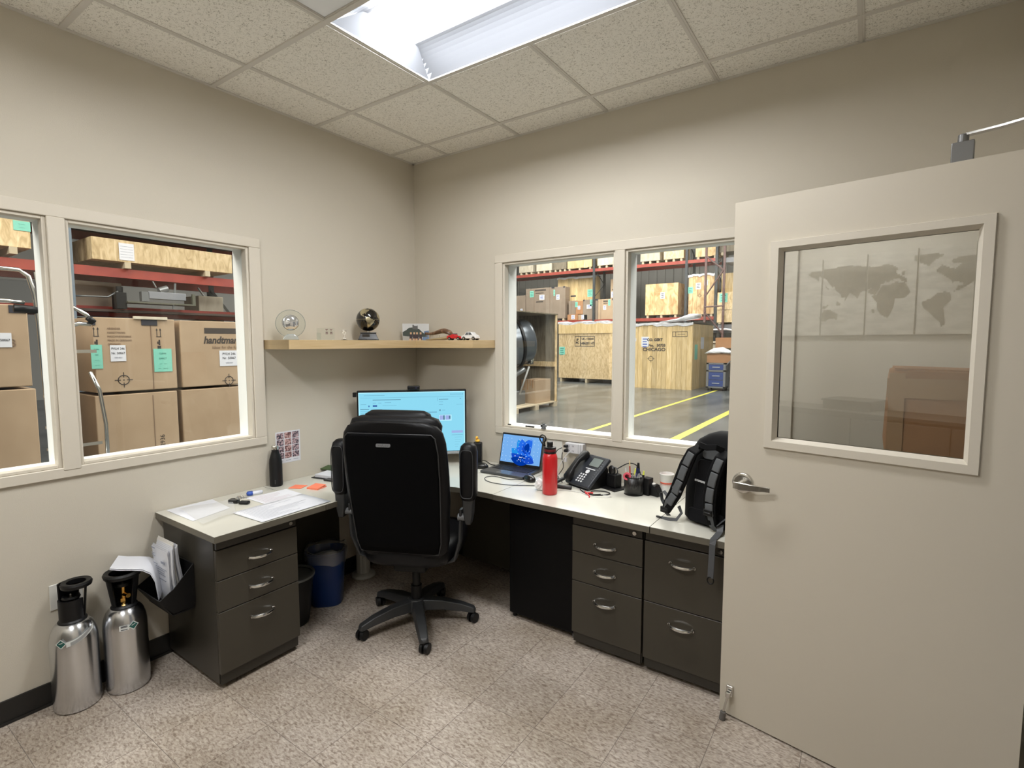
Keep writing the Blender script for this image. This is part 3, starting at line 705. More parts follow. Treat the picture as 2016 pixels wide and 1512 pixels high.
# small acrylic blocks
t = thing('acrylic_block', 'clear acrylic figure block with two engraved heart-topped figures', 'ornament', (.14, -.895, SZ), radians(55))
part('tall_plate', MB().box(-.058, .042, 0, .006, 0, .075), CLEAR, t, bevel=.001)
q = MB()
for x in (-.002, .024):
    q.prism([(x-.008, .066), (x-.004, .069), (x, .066), (x+.004, .069), (x+.008, .066), (x, .057)], -.0012, .0, Matrix(((1, 0, 0, 0), (0, 0, 1, 0), (0, 1, 0, 0), (0, 0, 0, 1))))
    for dx in (-.006, .001): q.box(x+dx, x+dx+.0055, -.0012, 0, .036, .052)
    q.box(x-.006, x+.0065, -.0012, 0, .045, .052)
part('engraved_figures', q, mat('engraving', (.22, .15, .13), .6), t)
part('front_block', MB().box(-.060, -.036, -.03, -.012, 0, .045), CLEAR, t, bevel=.002)
t = thing('figurine', 'tiny white figurine of a curled tree on a black foot', 'ornament', (.13, -.762, SZ), 0)
part('foot', MB().lathe([(.020, 0), (.018, .003), (0, .003)], n=20, c=(0, 0, 0)), BLACKP, t)
q = MB(); q.ball((0, 0, .010), .012, 12, (1.2, 1, .55)); q.tube([(0, 0, .01), (.001, .002, .026), (-.002, 0, .034)], .0025, 6)
q.tube(arc((0, 0, .045), .010, 0, 2*pi, 14, 'yz')[:-1], .0035, 6, closed=True); q.tube([(0, -.014, .060), (0, 0, .063), (0, .014, .060)], .004, 6)
part('ornament_body', q, mat('ivory', (.72, .68, .60), .4), t, smooth=True)
# continents (longitude, latitude)
LAND = {
 'south_america': [(-80, 8), (-72, 12), (-60, 10), (-50, 0), (-35, -6), (-39, -18), (-48, -26), (-58, -38), (-66, -46), (-68, -55), (-74, -50), (-72, -30), (-70, -18), (-81, -5)],
 'north_america': [(-168, 66), (-155, 71), (-125, 70), (-95, 72), (-80, 68), (-78, 62), (-94, 60), (-85, 53), (-78, 55), (-64, 60), (-55, 52), (-66, 44), (-76, 36), (-81, 30), (-81, 25), (-84, 30), (-97, 27), (-97, 20), (-90, 21), (-88, 15), (-80, 8), (-85, 11), (-95, 15), (-106, 22), (-114, 30), (-124, 40), (-124, 48), (-135, 58), (-152, 59), (-165, 60)],
 'greenland': [(-55, 82), (-20, 82), (-20, 72), (-44, 60), (-54, 70), (-68, 77)],
 'africa': [(-17, 15), (-10, 30), (-5, 36), (10, 37), (20, 32), (33, 31), (43, 12), (51, 12), (40, -3), (40, -15), (33, -27), (20, -35), (12, -18), (9, 0), (9, 5), (-8, 5)],
 'eurasia': [(-10, 36), (-9, 43), (0, 49), (8, 54), (10, 58), (5, 60), (12, 66), (25, 71), (45, 68), (70, 72), (100, 77), (140, 73), (180, 69), (178, 64), (162, 58), (156, 52), (155, 60), (140, 55), (132, 43), (127, 36), (122, 39), (121, 30), (110, 20), (108, 12), (100, 13), (103, 2), (98, 10), (92, 22), (80, 13), (77, 8), (72, 20), (66, 25), (57, 26), (50, 30), (56, 24), (59, 21), (52, 16), (44, 13), (36, 28), (35, 36), (27, 37), (28, 41), (22, 37), (15, 44), (18, 40), (12, 43), (3, 43), (-2, 37)],
 'australia': [(114, -22), (122, -18), (131, -12), (142, -11), (146, -19), (153, -28), (150, -37), (140, -38), (130, -32), (115, -34)],
 'islands': [(131, 31), (140, 35), (142, 43), (138, 37)], 'borneo': [(109, 0), (117, 6), (118, -3), (110, -3)], 'guinea': [(132, -1), (145, -5), (150, -10), (138, -8)], 'madagascar': [(44, -17), (50, -15), (47, -25), (44, -23)], 'britain': [(-5, 50), (1, 51), (-2, 58), (-6, 57)]}
def inpoly(x, y, P):
    c = False
    for (x0, y0), (x1, y1) in zip(P, P[1:]+P[:1]):
        if (y0 > y) != (y1 > y) and x < (x1-x0)*(y-y0)/(y1-y0)+x0: c = not c
    return c
t = thing('globe_trophy', 'black and gold globe on a black stepped pedestal on the shelf', 'globe', (.125, -.565, SZ), radians(50))
q = MB(); zc = .137; Rg = .076; nu, nv = 96, 48
V = [[q.bm.verts.new((cos(2*pi*i/nu)*sin(pi*j/nv)*Rg, sin(2*pi*i/nu)*sin(pi*j/nv)*Rg, zc+cos(pi*j/nv)*Rg)) for i in range(nu)] for j in range(1, nv)]
tp = q.bm.verts.new((0, 0, zc+Rg)); bt = q.bm.verts.new((0, 0, zc-Rg))
for j in range(nv-2):
    for i in range(nu):
        lon = ((i+.5)/nu*360-(-90)+(-68)+540) % 360-180; lat = 90-(j+1.5)/nv*180
        q.mi = 1 if any(inpoly(lon, lat, P) for P in LAND.values()) else 0
        q._f([V[j][i], V[j+1][i], V[j+1][(i+1) % nu], V[j][(i+1) % nu]])
q.mi = 0
for i in range(nu): q._f([tp, V[0][i], V[0][(i+1) % nu]]); q._f([bt, V[-1][(i+1) % nu], V[-1][i]])
part('globe_ball', q, [mat('globe_black', (.006, .005, .004), .12, coat=.5), GOLD], t, smooth=True)
part('equator_band', MB().tube([(cos(2*pi*k/48)*(Rg+.0005), sin(2*pi*k/48)*(Rg+.0005), zc) for k in range(48)], .0010, 5, closed=True), GOLD, t, smooth=True)
part('neck', MB().cyl((0, 0, .05), (0, 0, .062), .007, n=14), CHROME, t, smooth='auto')
q = MB(); q.loft([[(x*w, y*w, z) for x, y in ((-1, -1), (1, -1), (1, 1), (-1, 1))] for z, w in ((0, .066), (.006, .066), (.010, .062), (.044, .049), (.046, .052), (.052, .050))])
p = part('pedestal', q, BLACKG, t, bevel=.0015)
part('plaque', MB().box(-.038, .008, -.0615, -.059, .014, .040, Matrix.Translation((0, .004, 0))), mat('plaque', (.06, .055, .05), .3, .7), p)
# photo print
t = thing('photo_print', 'small unframed landscape photo of a castle hill and people, in the shelf corner', 'photo', (.145, -.145, SZ), radians(45))
part('print_block', MB().box(-.095, .095, 0, .012, 0, .122), PAPER, t)
q = MB(); y = -.0006
def fl(mi, P): q.m(mi); q._f([q.bm.verts.new((px, y-mi*.0001, pz)) for px, pz in P])
fl(0, [(-.094, .001), (.094, .001), (.094, .121), (-.094, .121)])
fl(1, [(.045, .001), (.094, .001), (.094, .072), (.06, .068)])
fl(2, [(-.094, .035), (-.094, .062), (-.07, .075), (-.05, .092), (-.03, .095), (0, .090), (.025, .082), (.05, .058), (.08, .036), (.082, .028), (-.02, .022)])
fl(3, [(-.094, .001), (.05, .001), (.04, .02), (-.094, .034)])
fl(4, [(-.024, .082), (-.024, .112), (-.018, .116), (-.012, .108), (.006, .106), (.010, .112), (.014, .104), (.014, .08)])
for x in (-.036, -.012, .008, .034):
    fl(5, [(x-.011, .002), (x+.011, .002), (x+.009, .045), (x-.009, .045)]); fl(6, [(x-.006, .045), (x+.006, .045), (x+.006, .060), (x-.006, .060)]); fl(6, [(x-.012, .001), (x+.004, .001), (x+.004, .014), (x-.012, .014)])
part('print_image', q, [SKYB, mat('print_lake', (.14, .22, .36), .5), mat('print_hill', (.045, .06, .05), .6), mat('print_sand', (.38, .37, .34), .6), mat('print_castle', (.10, .10, .10), .6), mat('print_clothes', (.04, .025, .03), .6), mat('print_skin', (.60, .38, .22), .6)], t)
# crocodile skull carving
t = thing('skull_carving', 'brown carved crocodile head with a pale lower jaw beside the photo', 'ornament', (.375, -.155, SZ), 0)
q = MB(); q.loft([sup(hy, hz, 0, 0, 14, 2.2) for hy, hz in ()]) if False else None
def body(rows, m, name, parent):
    q = MB(); q.loft([[(x, cos(2*pi*k/14)*ry, z+sin(2*pi*k/14)*rz) for k in range(14)] for x, z, ry, rz in rows]); return part(name, q, m, parent, smooth=True)
body([(-.125, .050, .006, .004), (-.12, .050, .012, .010), (-.08, .046, .014, .009), (-.03, .052, .018, .013), (.02, .064, .024, .016), (.06, .066, .030, .018), (.10, .056, .03, .016), (.122, .040, .02, .014), (.128, .03, .008, .008)], mat('carved_brown', (.10, .05, .028), .35, var=(30, (.28, .17, .10), 2, .45, .62)), 'upper_jaw', t)
body([(-.115, .006, .008, .004), (-.08, .006, .014, .006), (-.02, .010, .018, .008), (.05, .013, .024, .012), (.105, .022, .02, .014), (.12, .03, .008, .008)], mat('bone', (.42, .33, .19), .5), 'lower_jaw', t)
q = MB()
for k in range(9): q.cyl((-.105+.017*k, -.014-.001*k, .036), (-.105+.017*k, -.014-.001*k, .020), .0025, .0004, 6)
part('teeth', q, MATS['bone'], t)
def toycar(label, loc, rz, L, m, classic, s=1):
    t = thing('toy_car', label, 'toy car', loc, rz)
    if classic: prof = [(-.5, .10), (-.5, .20), (-.46, .27), (-.22, .30), (-.14, .36), (.05, .34), (.08, .26), (.42, .24), (.5, .18), (.5, .10)]; hw = .17
    else: prof = [(-.5, .09), (-.5, .24), (-.44, .25), (-.30, .28), (-.18, .43), (-.02, .46), (.16, .44), (.28, .31), (.40, .27), (.48, .20), (.5, .09)]; hw = .20
    M = Matrix(((1, 0, 0, 0), (0, 0, 1, 0), (0, 1, 0, 0), (0, 0, 0, 1)))
    part('car_body', MB().prism([(x*L, z*L) for x, z in prof], -hw*L, hw*L, M), m, t, bevel=.003*L/.13)
    q = MB()
    if not classic:
        for y in (-hw*L-.0006, hw*L+.0002):
            q.prism([(-.23*L, .28*L), (-.14*L, .41*L), (-.02*L, .42*L), (-.02*L, .28*L)], y, y+.0004, M); q.prism([(.01*L, .28*L), (.01*L, .42*L), (.14*L, .41*L), (.23*L, .29*L)], y, y+.0004, M)
    else: q.box(-.12*L, .05*L, -hw*L*.8, hw*L*.8, .35*L, .40*L)
    part('car_windows', q, mat('toy_window', (.12, .13, .14), .1), t)
    for x in (-.31, .31):
        for y in (-1, 1):
            part('wheel', MB().cyl((x*L, y*(hw+.01)*L, .10*L), (x*L, y*(hw-.08)*L, .10*L), .10*L, n=14), BLACKP, t, smooth='auto')
            part('hubcap', MB().cyl((x*L, y*(hw+.022)*L, .10*L), (x*L, y*(hw-.0)*L, .10*L), .05*L, n=12), CHROME, t.children[-1] if False else t, smooth='auto')
    return t
toycar('tiny red vintage toy car on the shelf in front of the carving', (.545, -.17, SZ), radians(6), .118, REDM, True)
toycar('tiny white rounded toy car at the right end of the shelf', (.662, -.15, SZ), radians(4), .125, mat('toy_white', (.78, .78, .77), .2, coat=.4), False)

# ------------------------------------------------------------------ photo sheet on the wall
t = thing('photo_sheet', 'white sheet with twelve small photos taped on the wall above the black bottle', 'poster', (0, -1.092, .945), pi/2)
part('sheet', MB().box(-.080, .080, -.0012, -.0004, -.096, .096), PAPER, t)
PH = mat('photo_mosaic', (.05, .04, .06), .5, var=(90, (.55, .40, .42), 2, .42, .60)); PH2 = mat('photo_mosaic_red', (.12, .05, .05), .5, var=(90, (.62, .40, .38), 2, .42, .6))
for i in range(3):
    for j in range(4): part('photo', MB().box(-.073+i*.050, -.029+i*.050, -.0018, -.0012, .052-j*.040, .088-j*.040), PH2 if i == 1 else PH, t)
q = MB()
for i in range(3): q.box(-.068+i*.05, -.036+i*.05, -.0018, -.0012, -.083, -.080)
part('captions', q, INKG, t)

# ------------------------------------------------------------------ monitor
t = thing('monitor', 'large flat monitor with a white web page on its screen, in the desk corner', 'monitor', (.3545, -.3955, DZ), radians(45))
part('shell', MB().box(-.3625, .3625, 0, .045, .072, .516), BLACKP, t, bevel=.004)
part('chin', MB().box(-.360, .360, -.003, .002, .072, .090), mat('silver_chin', (.38, .40, .42), .35, .4), t, bevel=.001)
EM = {'bg': glow('screen_white', (.27, .69, .88), 1.02), 'w': glow('screen_bright', (.45, .82, .95), 1.15), 'l': glow('screen_line', (.18, .45, .62), .95), 'd': glow('screen_text', (.10, .22, .32), .9), 'p': glow('screen_violet', (.36, .45, .80), 1.0), 'b': glow('screen_blue', (.05, .14, .40), 1.0)}
q = MB(); q.m(0); X0, X1, Z0, Z1 = -.352, .352, .094, .505; sw, sh = X1-X0, Z1-Z0
q.box(X0, X1, -.0012, .001, Z0, Z1)
def sq(mi, u0, v0, u1, v1, d=.0016): q.m(mi); q.box(X0+sw*u0, X0+sw*u1, -d, -.0010, Z1-sh*v1, Z1-sh*v0)
sq(1, 0, 0, 1, .012); sq(1, 0, 0, .008, 1); sq(1, .992, 0, 1, 1); sq(1, .008, .50, .73, .99, .0013)
random.seed(11)
sq(2, .05, .045, .24, .051); sq(2, .02, .085, .98, .089); sq(2, .86, .045, .97, .053); sq(3, .86, .043, .866, .052); sq(3, .975, .043, .982, .054)
sq(3, .13, .118, .39, .128); sq(2, .13, .17, .16, .176); sq(2, .18, .17, .21, .176); sq(2, .24, .165, .30, .171); sq(5, .13, .205, .17, .232); sq(2, .22, .215, .35, .22)
sq(2, .145, .275, .215, .281); sq(2, .13, .30, .133, .40); sq(2, .02, .19, .07, .196); sq(5, .09, .21, .10, .235); sq(3, .015, .265, .095, .275); sq(2, .02, .30, .09, .305); sq(2, .02, .33, .07, .335); sq(2, .02, .36, .065, .364)
for k in range(6): sq(2, .14+k*.07, .32+.02*(k % 2), .18+k*.07, .326+.02*(k % 2))
sq(4, .56, .315, .61, .375); sq(2, .61, .335, .73, .35); sq(2, .735, .10, .738, .16); sq(3, .75, .128, .84, .136); sq(2, .75, .17, .79, .177); sq(2, .75, .215, .79, .221); sq(3, .755, .30, .765, .325); sq(2, .78, .31, .81, .316)
sq(2, .75, .38, .87, .384); sq(1, .75, .39, .87, .49, .0014); sq(4, .755, .40, .805, .475, .0018); sq(4, .812, .40, .86, .475, .0018); sq(3, .79, .40, .805, .475, .0020); sq(3, .845, .41, .86, .46, .002)
sq(4, .87, .66, .98, .70, .0014); sq(2, .87, .73, .98, .736); sq(2, .95, .115, .965, .13); sq(2, .92, .22, .98, .224)
for k in range(5): sq(2, .90, .77+k*.04, .97-.01*k, .773+k*.04)
part('screen', q, [EM['bg'], EM['w'], EM['l'], EM['d'], EM['p'], EM['b']], t)
part('stand_neck', MB().box(-.03, .03, .045, .075, .01, .30), BLACKP, t, bevel=.004)
part('stand_foot', MB().box(-.14, .14, -.06, .14, 0, .012), BLACKP, t, bevel=.004)
t = thing('webcam', 'black webcam clipped on top of the monitor', 'webcam', (.357, -.393, DZ+.516), radians(45))
part('camera_body', MB().box(-.036, .046, -.016, .018, .004, .030), BLACKP, t, bevel=.005)
part('clip', MB().box(-.02, .03, -.004, .040, -.0, .006), BLACKP, t); part('lens', MB().cyl((.022, -.016, .017), (.022, -.019, .017), .006, n=16), mat('lens_glass', (.05, .05, .09), .1), t)
solo('privacy_light', MB().box(-.012, .010, -.012, .02, -.015, .015), BLACKP, 'small black cube clipped on the left top corner of the monitor', 'device', (.0885, -.6600, DZ+.492), radians(45), bevel=.003)

# ------------------------------------------------------------------ laptop
t = thing('laptop', 'open dark grey laptop with a blue screen on the corner worktop', 'laptop', (.847, -.290, DZ), radians(1.5))
DG = mat('laptop_grey', (.085, .088, .092), .35, .5)
part('base', MB().box(0, .322, 0, .222, .003, .016), DG, t, bevel=.002)
kb = part('keyboard_deck', MB().box(.024, .298, .095, .205, .0158, .0166), BLACKP, t)
q = MB()
for r_ in range(6):
    for c_ in range(14): q.box(.0265+c_*.0193, .0265+c_*.0193+.0165, .098+r_*.0175, .098+r_*.0175+.0148, .0166, .0180)
kk = part('keys', q, mat('key_black', (.018, .018, .02), .5), kb); kk['kind'] = 'stuff'
part('touchpad', MB().box(.105, .217, .010, .085, .0158, .0163), mat('touchpad', (.12, .125, .13), .22, .4), t)
lid = part('lid', MB().box(0, .322, 0, .007, 0, .216), DG, t, bevel=.002, loc=(0, .212, .016), rot=(radians(-14), 0, 0))
part('bezel', MB().box(.002, .320, -.0012, .0005, .003, .214), BLACKP, lid)
SB = [glow('wall_blue', (.20, .46, .90), .95), glow('petal_a', (.01, .08, .62), .9), glow('petal_b', (.02, .16, .85), .95), glow('petal_c', (.0, .04, .38), .9), glow('petal_d', (.02, .30, .85), .95), glow('icon_pale', (.55, .78, 1.0), 1.0), glow('reflection_white', (.95, .97, 1.0), 1.1)]
q = MB(); q.m(0); q.box(.008, .314, -.0018, -.0010, .022, .204)
import math as _m
def petal(mi, cx, cz, a, L, w, d):
    q.m(mi); P = []
    for k in range(15):
        f = k/14; x = f*L; y_ = w*sin(pi*f)**.7; P.append((x, y_))
    P += [(x, -y_*.35) for x, y_ in P[::-1]]
    q._f([q.bm.verts.new((cx+x*cos(a)-y_*sin(a), -.0019-d, cz+x*sin(a)+y_*cos(a))) for x, y_ in P])
for i, (mi, a, L, w, cx, cz) in enumerate(((4, 2.75, .16, .055, .235, .055), (4, 2.35, .15, .05, .235, .07), (2, 2.1, .13, .055, .225, .07), (1, 1.75, .115, .05, .23, .07), (2, 1.35, .10, .045, .215, .09), (1, 2.9, .15, .045, .235, .045), (3, 3.1, .15, .04, .24, .045), (2, .15, .09, .040, .175, .045), (1, .0, .085, .035, .185, .038), (3, 1.6, .06, .03, .215, .10), (3, 2.0, .07, .03, .20, .05), (2, 2.6, .09, .02, .20, .08))): petal(mi, cx, cz, a, L, w, i*.00003)
random.seed(4)
for k in range(70):
    c_, r_ = k % 10, k//10
    if random.random() < .82: q.m(5); x = .016+c_*.030+(.006*random.random()); z = .035+r_*.024; q.box(x, x+.004, -.0026, -.0023, z, z+.004)
for x, z in ((.155, .06), (.165, .06), (.15, .045), (.163, .043), (.175, .062), (.19, .058), (.205, .07), (.12, .065)): q.m(6); q.box(x, x+.004, -.0028, -.0024, z, z+.006)  # glowing white spots: reflections on the laptop screen, painted in
part('screen', q, SB, lid)

def mouse(label, loc, rz):
    t = thing('computer_mouse', label, 'mouse', loc, rz)
    q = MB(); q.loft([sup(a, b, z, 0, 20, 2.4) for z, a, b in ((0, .026, .046), (.006, .030, .052), (.018, .029, .050), (.030, .022, .038), (.036, .010, .02))])
    part('mouse_body', q, BLACKG, t, smooth=True); part('wheel', MB().cyl((-.003, .022, .031), (.003, .022, .031), .007, n=14), GREYP, t)
    return t
mouse('black mouse at the left of the laptop', (.775, -.19, DZ), radians(-70))
mouse('black mouse on its side at the front right corner of the laptop', (1.215, -.275, DZ), radians(60))
def cable(label, pts, r, m, name='cable', z=None, smooth=True):
    # Catmull-Rom through the control points
    P = [Vector(p) for p in pts]; out = []
    for i in range(len(P)-1):
        p0, p1, p2, p3 = P[max(i-1, 0)], P[i], P[i+1], P[min(i+2, len(P)-1)]
        for k in range(6):
            u = k/6; out.append(.5*((2*p1)+(p2-p0)*u+(2*p0-5*p1+4*p2-p3)*u*u+(3*p1-p0-3*p2+p3)*u**3))
    out.append(P[-1]); return solo(name, MB().tube(out, r, 6), m, label, 'cable', smooth=True)
dz = DZ+.003
cable('thin black mouse cable looping in front of the laptop', [(1.20, -.318, dz+.01), (1.10, -.33, dz), (.98, -.32, dz), (.955, -.38, dz), (1.03, -.44, dz), (1.16, -.435, dz), (1.30, -.36, dz), (1.39, -.33, dz)], .0022, CHARC)
cable('black power cable along the wall into the back of the laptop', [(.62, -.06, dz), (.70, -.05, dz+.01), (.78, -.08, dz), (.84, -.085, dz+.004)], .0028, BLACKP)
t = thing('speaker', 'narrow black speaker with a yellow toy duck on top behind the chair arm', 'speaker', (.700, -.13, DZ), radians(30))
part('speaker_body', MB().box(-.030, .030, -.03, .03, 0, .155), BLACKP, t, bevel=.006)
t = thing('toy_duck', 'yellow toy duck on the narrow black speaker', 'toy', (.700, -.13, DZ+.156), radians(30))
q = MB(); q.ball((0, 0, .012), .018, 12, (1, 1, .65)); q.ball((-.004, -.004, .032), .011, 12); part('duck_body', q, mat('duck_yellow', (.85, .50, .05), .4), t, smooth=True)
part('beak', MB().cyl((-.004, -.013, .031), (-.004, -.022, .030), .004, .002, 8), mat('beak_orange', (.8, .2, .02), .4), t)

# ------------------------------------------------------------------ bottles
t = thing('water_bottle', 'large red metal water bottle with a black carry-loop lid', 'bottle', (1.453, -.438, DZ))
part('bottle_body', MB().lathe([(.037, 0), (.040, .003), (.0415, .010), (.0415, .20), (.040, .212), (.034, .226), (.030, .230), (0, .230)], n=40), REDM, t, smooth='auto')
lid = part('lid', MB().lathe([(.0335, .229), (.0335, .236), (.032, .238), (.032, .252), (.0335, .254), (.0335, .262), (.030, .264), (.018, .264), (.016, .268), (.017, .288), (.014, .292), (0, .292)], n=36), BLACKP, t, smooth='auto')
part('lid_band', MB().lathe([(.0325, .239), (.034, .240), (.034, .251), (.0325, .252)], n=36), mat('lid_maroon', (.14, .01, .015), .4), lid, smooth='auto')
part('carry_loop', MB().tube([(-.030, 0, .258), (-.036, 0, .280)]+arc((-.046, 0, .304), .020, -1.0, pi*1.25, 14, 'xz')+[(-.050, 0, .276), (-.034, 0, .262)], .0036, 8), BLACKP, lid, smooth=True)
t = thing('water_bottle', 'matte black slim bottle with a steel cap by the left wall', 'bottle', (.046, -1.203, DZ))
part('bottle_body', MB().lathe([(.032, 0), (.035, .004), (.0355, .014), (.0355, .135), (.033, .160), (.024, .190), (.0195, .205), (.0195, .214), (0, .214)], n=36), BLACKP, t, smooth='auto')
part('cap', MB().lathe([(.0195, .215), (.0195, .234), (.017, .238), (0, .238)], n=28), CHROME, t, smooth='auto')
part('faint_print', MB().box(-.002, .002, -.001, .0, .018, .042, Matrix.Rotation(radians(50), 4, 'Z') @ Matrix.Translation((0, -.0352, 0))), mat('bottle_print', (.05, .05, .05), .5), t)

# ------------------------------------------------------------------ desk phone
t = thing('desk_phone', 'black office desk phone with a grey display and white number keys', 'phone', (1.426, -.222, DZ), radians(-21))
DP = mat('phone_black', (.022, .026, .034), .38)
A = radians(40); L = .225
MF = Matrix.Translation((0, 0, .022)) @ Matrix.Rotation(A, 4, 'X')     # face plane: u across, v up the slope
part('phone_body', MB().box(0, .200, 0, L, -.022, 0, MF), DP, t, bevel=.006)
part('wedge_stand', MB().prism([(.01, 0), (.175, 0), (.175, .10), (.16, .125), (.02, .012)], .02, .185, Matrix(((0, 0, 1, 0), (1, 0, 0, 0), (0, 1, 0, 0), (0, 0, 0, 1)))), BLACKP, t, bevel=.003)
part('display', MB().box(.088, .165, .145, .205, .0003, .0012, MF), mat('lcd_grey', (.16, .19, .18), .2), t)
part('display_frame', MB().box(.083, .170, .140, .210, -.0005, .0005, MF), BLACKG, t)
WK = mat('key_white', (.70, .72, .74), .4)
part('softkey_bar', MB().box(.083, .160, .121, .126, 0, .0022, MF), WK, t)
part('navigation_button', MB().cyl(MF @ Vector((.115, .102, 0)), MF @ Vector((.115, .102, .003)), .014, .013, 24), WK, t, smooth='auto')
for r_ in range(4):
    for c_ in range(3): part('number_key', MB().cyl(MF @ Vector((.082+c_*.020, .028+r_*.0165, 0)), MF @ Vector((.082+c_*.020, .028+r_*.0165, .0025)), .0062, .0056, 14), WK, t, smooth='auto')
q = MB()
for k in range(8): q.box(.176, .186, .06+.016*k, .064+.016*k, 0, .001, MF)
part('line_keys', q, mat('key_grey', (.10, .11, .12), .4), t)
q = MB(); rings = []
for v, w_, h_, zz in ((.004, .020, .014, .020), (.012, .026, .022, .022), (.045, .026, .020, .026), (.075, .020, .013, .036), (.135, .020, .013, .040), (.175, .025, .020, .028), (.205, .026, .022, .024), (.218, .018, .014, .022)):
    rings.append([tuple(MF @ Vector((.030+math.copysign(abs(cos(2*pi*k/16))**.7, cos(2*pi*k/16))*w_, v, zz+math.copysign(abs(sin(2*pi*k/16))**.7, sin(2*pi*k/16))*h_))) for k in range(16)])
part('handset', q.loft(rings), BLACKP, t, smooth=True)
cable('thick black coiled handset cord curling in front of the phone', [(1.415, -.20, DZ+.03), (1.388, -.26, DZ+.012), (1.41, -.305, DZ+.011), (1.46, -.312, DZ+.011), (1.515, -.30, DZ+.011)], .0105, CHARC, 'handset_cord')
t = thing('headset_charger', 'black headset charging stand between the phone and the pen cup', 'charger', (1.700, -.135, DZ), radians(-20))
part('charger_base', MB().box(-.055, .065, -.06, .05, 0, .008), BLACKP, t, bevel=.003)
part('cradle', MB().box(-.035, .035, -.025, .03, .008, .085), BLACKP, t, bevel=.006)
part('headset_pod', MB().ball((-.005, -.01, .105), .026, 16, (1, .6, 1.1)), BLACKG, t, smooth=True)
part('headset_loop', MB().tube(arc((.018, -.01, .105), .020, 0, 2*pi, 16, 'xz')[:-1], .0035, 6, closed=True), CHARC, t, smooth=True)
cable('black cable arching from the headset stand to the pen cup', [(1.72, -.13, DZ+.115), (1.76, -.08, DZ+.14), (1.80, -.06, DZ+.135), (1.83, -.07, DZ+.10), (1.83, -.04, DZ+.02)], .003, BLACKP)
cable('black cable lying behind the pen cup', [(1.74, -.10, dz), (1.77, -.06, DZ+.03), (1.80, -.07, DZ+.035), (1.86, -.06, dz)], .0025, BLACKP)
# tangle in front of the charger
for k, (m, lb, P) in enumerate(((REDM, 'red and black wire end in the cable tangle before the phone', [(1.60, -.30, dz), (1.625, -.335, dz+.004), (1.655, -.36, dz), (1.668, -.385, dz)]),
    (BLACKP, 'black looped cable in the tangle before the headset stand', [(1.56, -.28, dz), (1.61, -.32, dz), (1.68, -.33, dz), (1.735, -.27, dz), (1.70, -.25, dz+.004), (1.64, -.29, dz+.006), (1.66, -.34, dz+.003), (1.70, -.31, dz+.004)]),
    (mat('cable_white', (.6, .6, .6), .4), 'thin white wire trailing left over the worktop', [(1.44, -.44+.06, dz), (1.50, -.345, dz), (1.58, -.33, dz), (1.66, -.36, dz), (1.74, -.345, dz), (1.76, -.30, dz), (1.70, -.31, dz)]))):
    cable(lb, P, (.004, .0032, .0014)[k], m)
solo('cable_clip', MB().box(-.022, .022, -.006, .006, 0, .008), REDM, 'small red and white plug in the cable tangle', 'plug', (1.640, -.330, DZ+.004), radians(40), bevel=.002)

# ------------------------------------------------------------------ pen cup and its pens
t = thing('pen_cup', 'round black mesh pen cup full of pens', 'pen cup', (1.838, -.182, DZ))
MESHG = glass('cup_mesh', .06, (.16, .15, .16), .4)
part('cup_floor', MB().lathe([(.050, 0), (.052, .002), (.052, .006), (0, .006)], n=36), BLACKP, t, smooth='auto')
part('cup_wall', MB().lathe([(.051, .004), (.053, .10)], n=36), MESHG, t, smooth=True)
part('cup_rim', MB().tube([(cos(2*pi*k/36)*.053, sin(2*pi*k/36)*.053, .101) for k in range(36)], .002, 6, closed=True), BLACKP, t, smooth=True)
def pen(label, dx, dy, lean, a, L, r, m, tip=None, name='pen'):
    d = Vector((sin(lean)*cos(a), sin(lean)*sin(a), cos(lean))); p0 = Vector((1.838+dx, -.182+dy, DZ+.010))
    t = thing(name, label, name.replace('_', ' '), p0, group='pens in the black cup')
    part('barrel', MB().cyl((0, 0, 0), d*L*.82, r, n=10), m, t, smooth='auto')
    part('tip', MB().cyl(d*L*.82, d*L, r*.9, r*.55, 10), tip or m, t, smooth='auto')
SIL = mat('pen_silver', (.45, .45, .46), .3, .6); YL = mat('highlighter_yellow', (.75, .80, .10), .4); NAVY = mat('marker_navy', (.01, .02, .09), .4)
pen('yellow and red pencil rising highest from the pen cup', -.022, .01, .08, 2.5, .17, .004, mat('pencil_red', (.45, .06, .04), .5), mat('pencil_tip', (.75, .60, .3), .5), 'pencil')
pen('broad blue and black marker standing tall in the pen cup', .012, .012, .05, .2, .165, .0105, NAVY, BLACKP, 'marker')
pen('yellow highlighter behind the marker in the pen cup', -.004, .03, .04, 1.4, .125, .009, YL, YL, 'highlighter')
pen('thin yellow highlighter at the right of the pen cup', .040, .012, .10, .1, .125, .006, BLACKP, YL, 'highlighter')
pen('white capped pen at the left of the pen cup', -.040, .0, .06, 3.0, .130, .004, YL, PAPER)
for k, (dx, dy, ln, a) in enumerate(((-.002, -.040, .10, .2), (.010, -.040, .14, .1), (.020, -.036, .16, .1), (.030, -.028, .12, .0), (.006, -.030, .12, .4))):
    pen(('silver ballpoint leaning in the front left of the pen cup', 'silver ballpoint leaning in the front of the pen cup', 'silver ballpoint leaning in the front right of the pen cup', 'silver ballpoint at the right edge of the pen cup', 'silver ballpoint behind the front row in the pen cup')[k], dx, dy, ln, a, .118, .0042, SIL)
t = thing('tape_ring', 'pink tape roll stuck on the left front of the pen cup', 'tape', (1.815, -.222, DZ+.105), group=None)
part('roll', MB().lathe([(.011, -.008), (.021, -.008), (.021, .008), (.011, .008), (.011, -.008)], n=24, q=Vector((.3, -1, .2)).to_track_quat('Z', 'Y')), mat('tape_pink', (.62, .08, .12), .4), t, smooth='auto')
t = thing('pen_holder', 'small black square holder with pens beside the mesh cup', 'pen cup', (1.905, -.150, DZ), radians(-15))
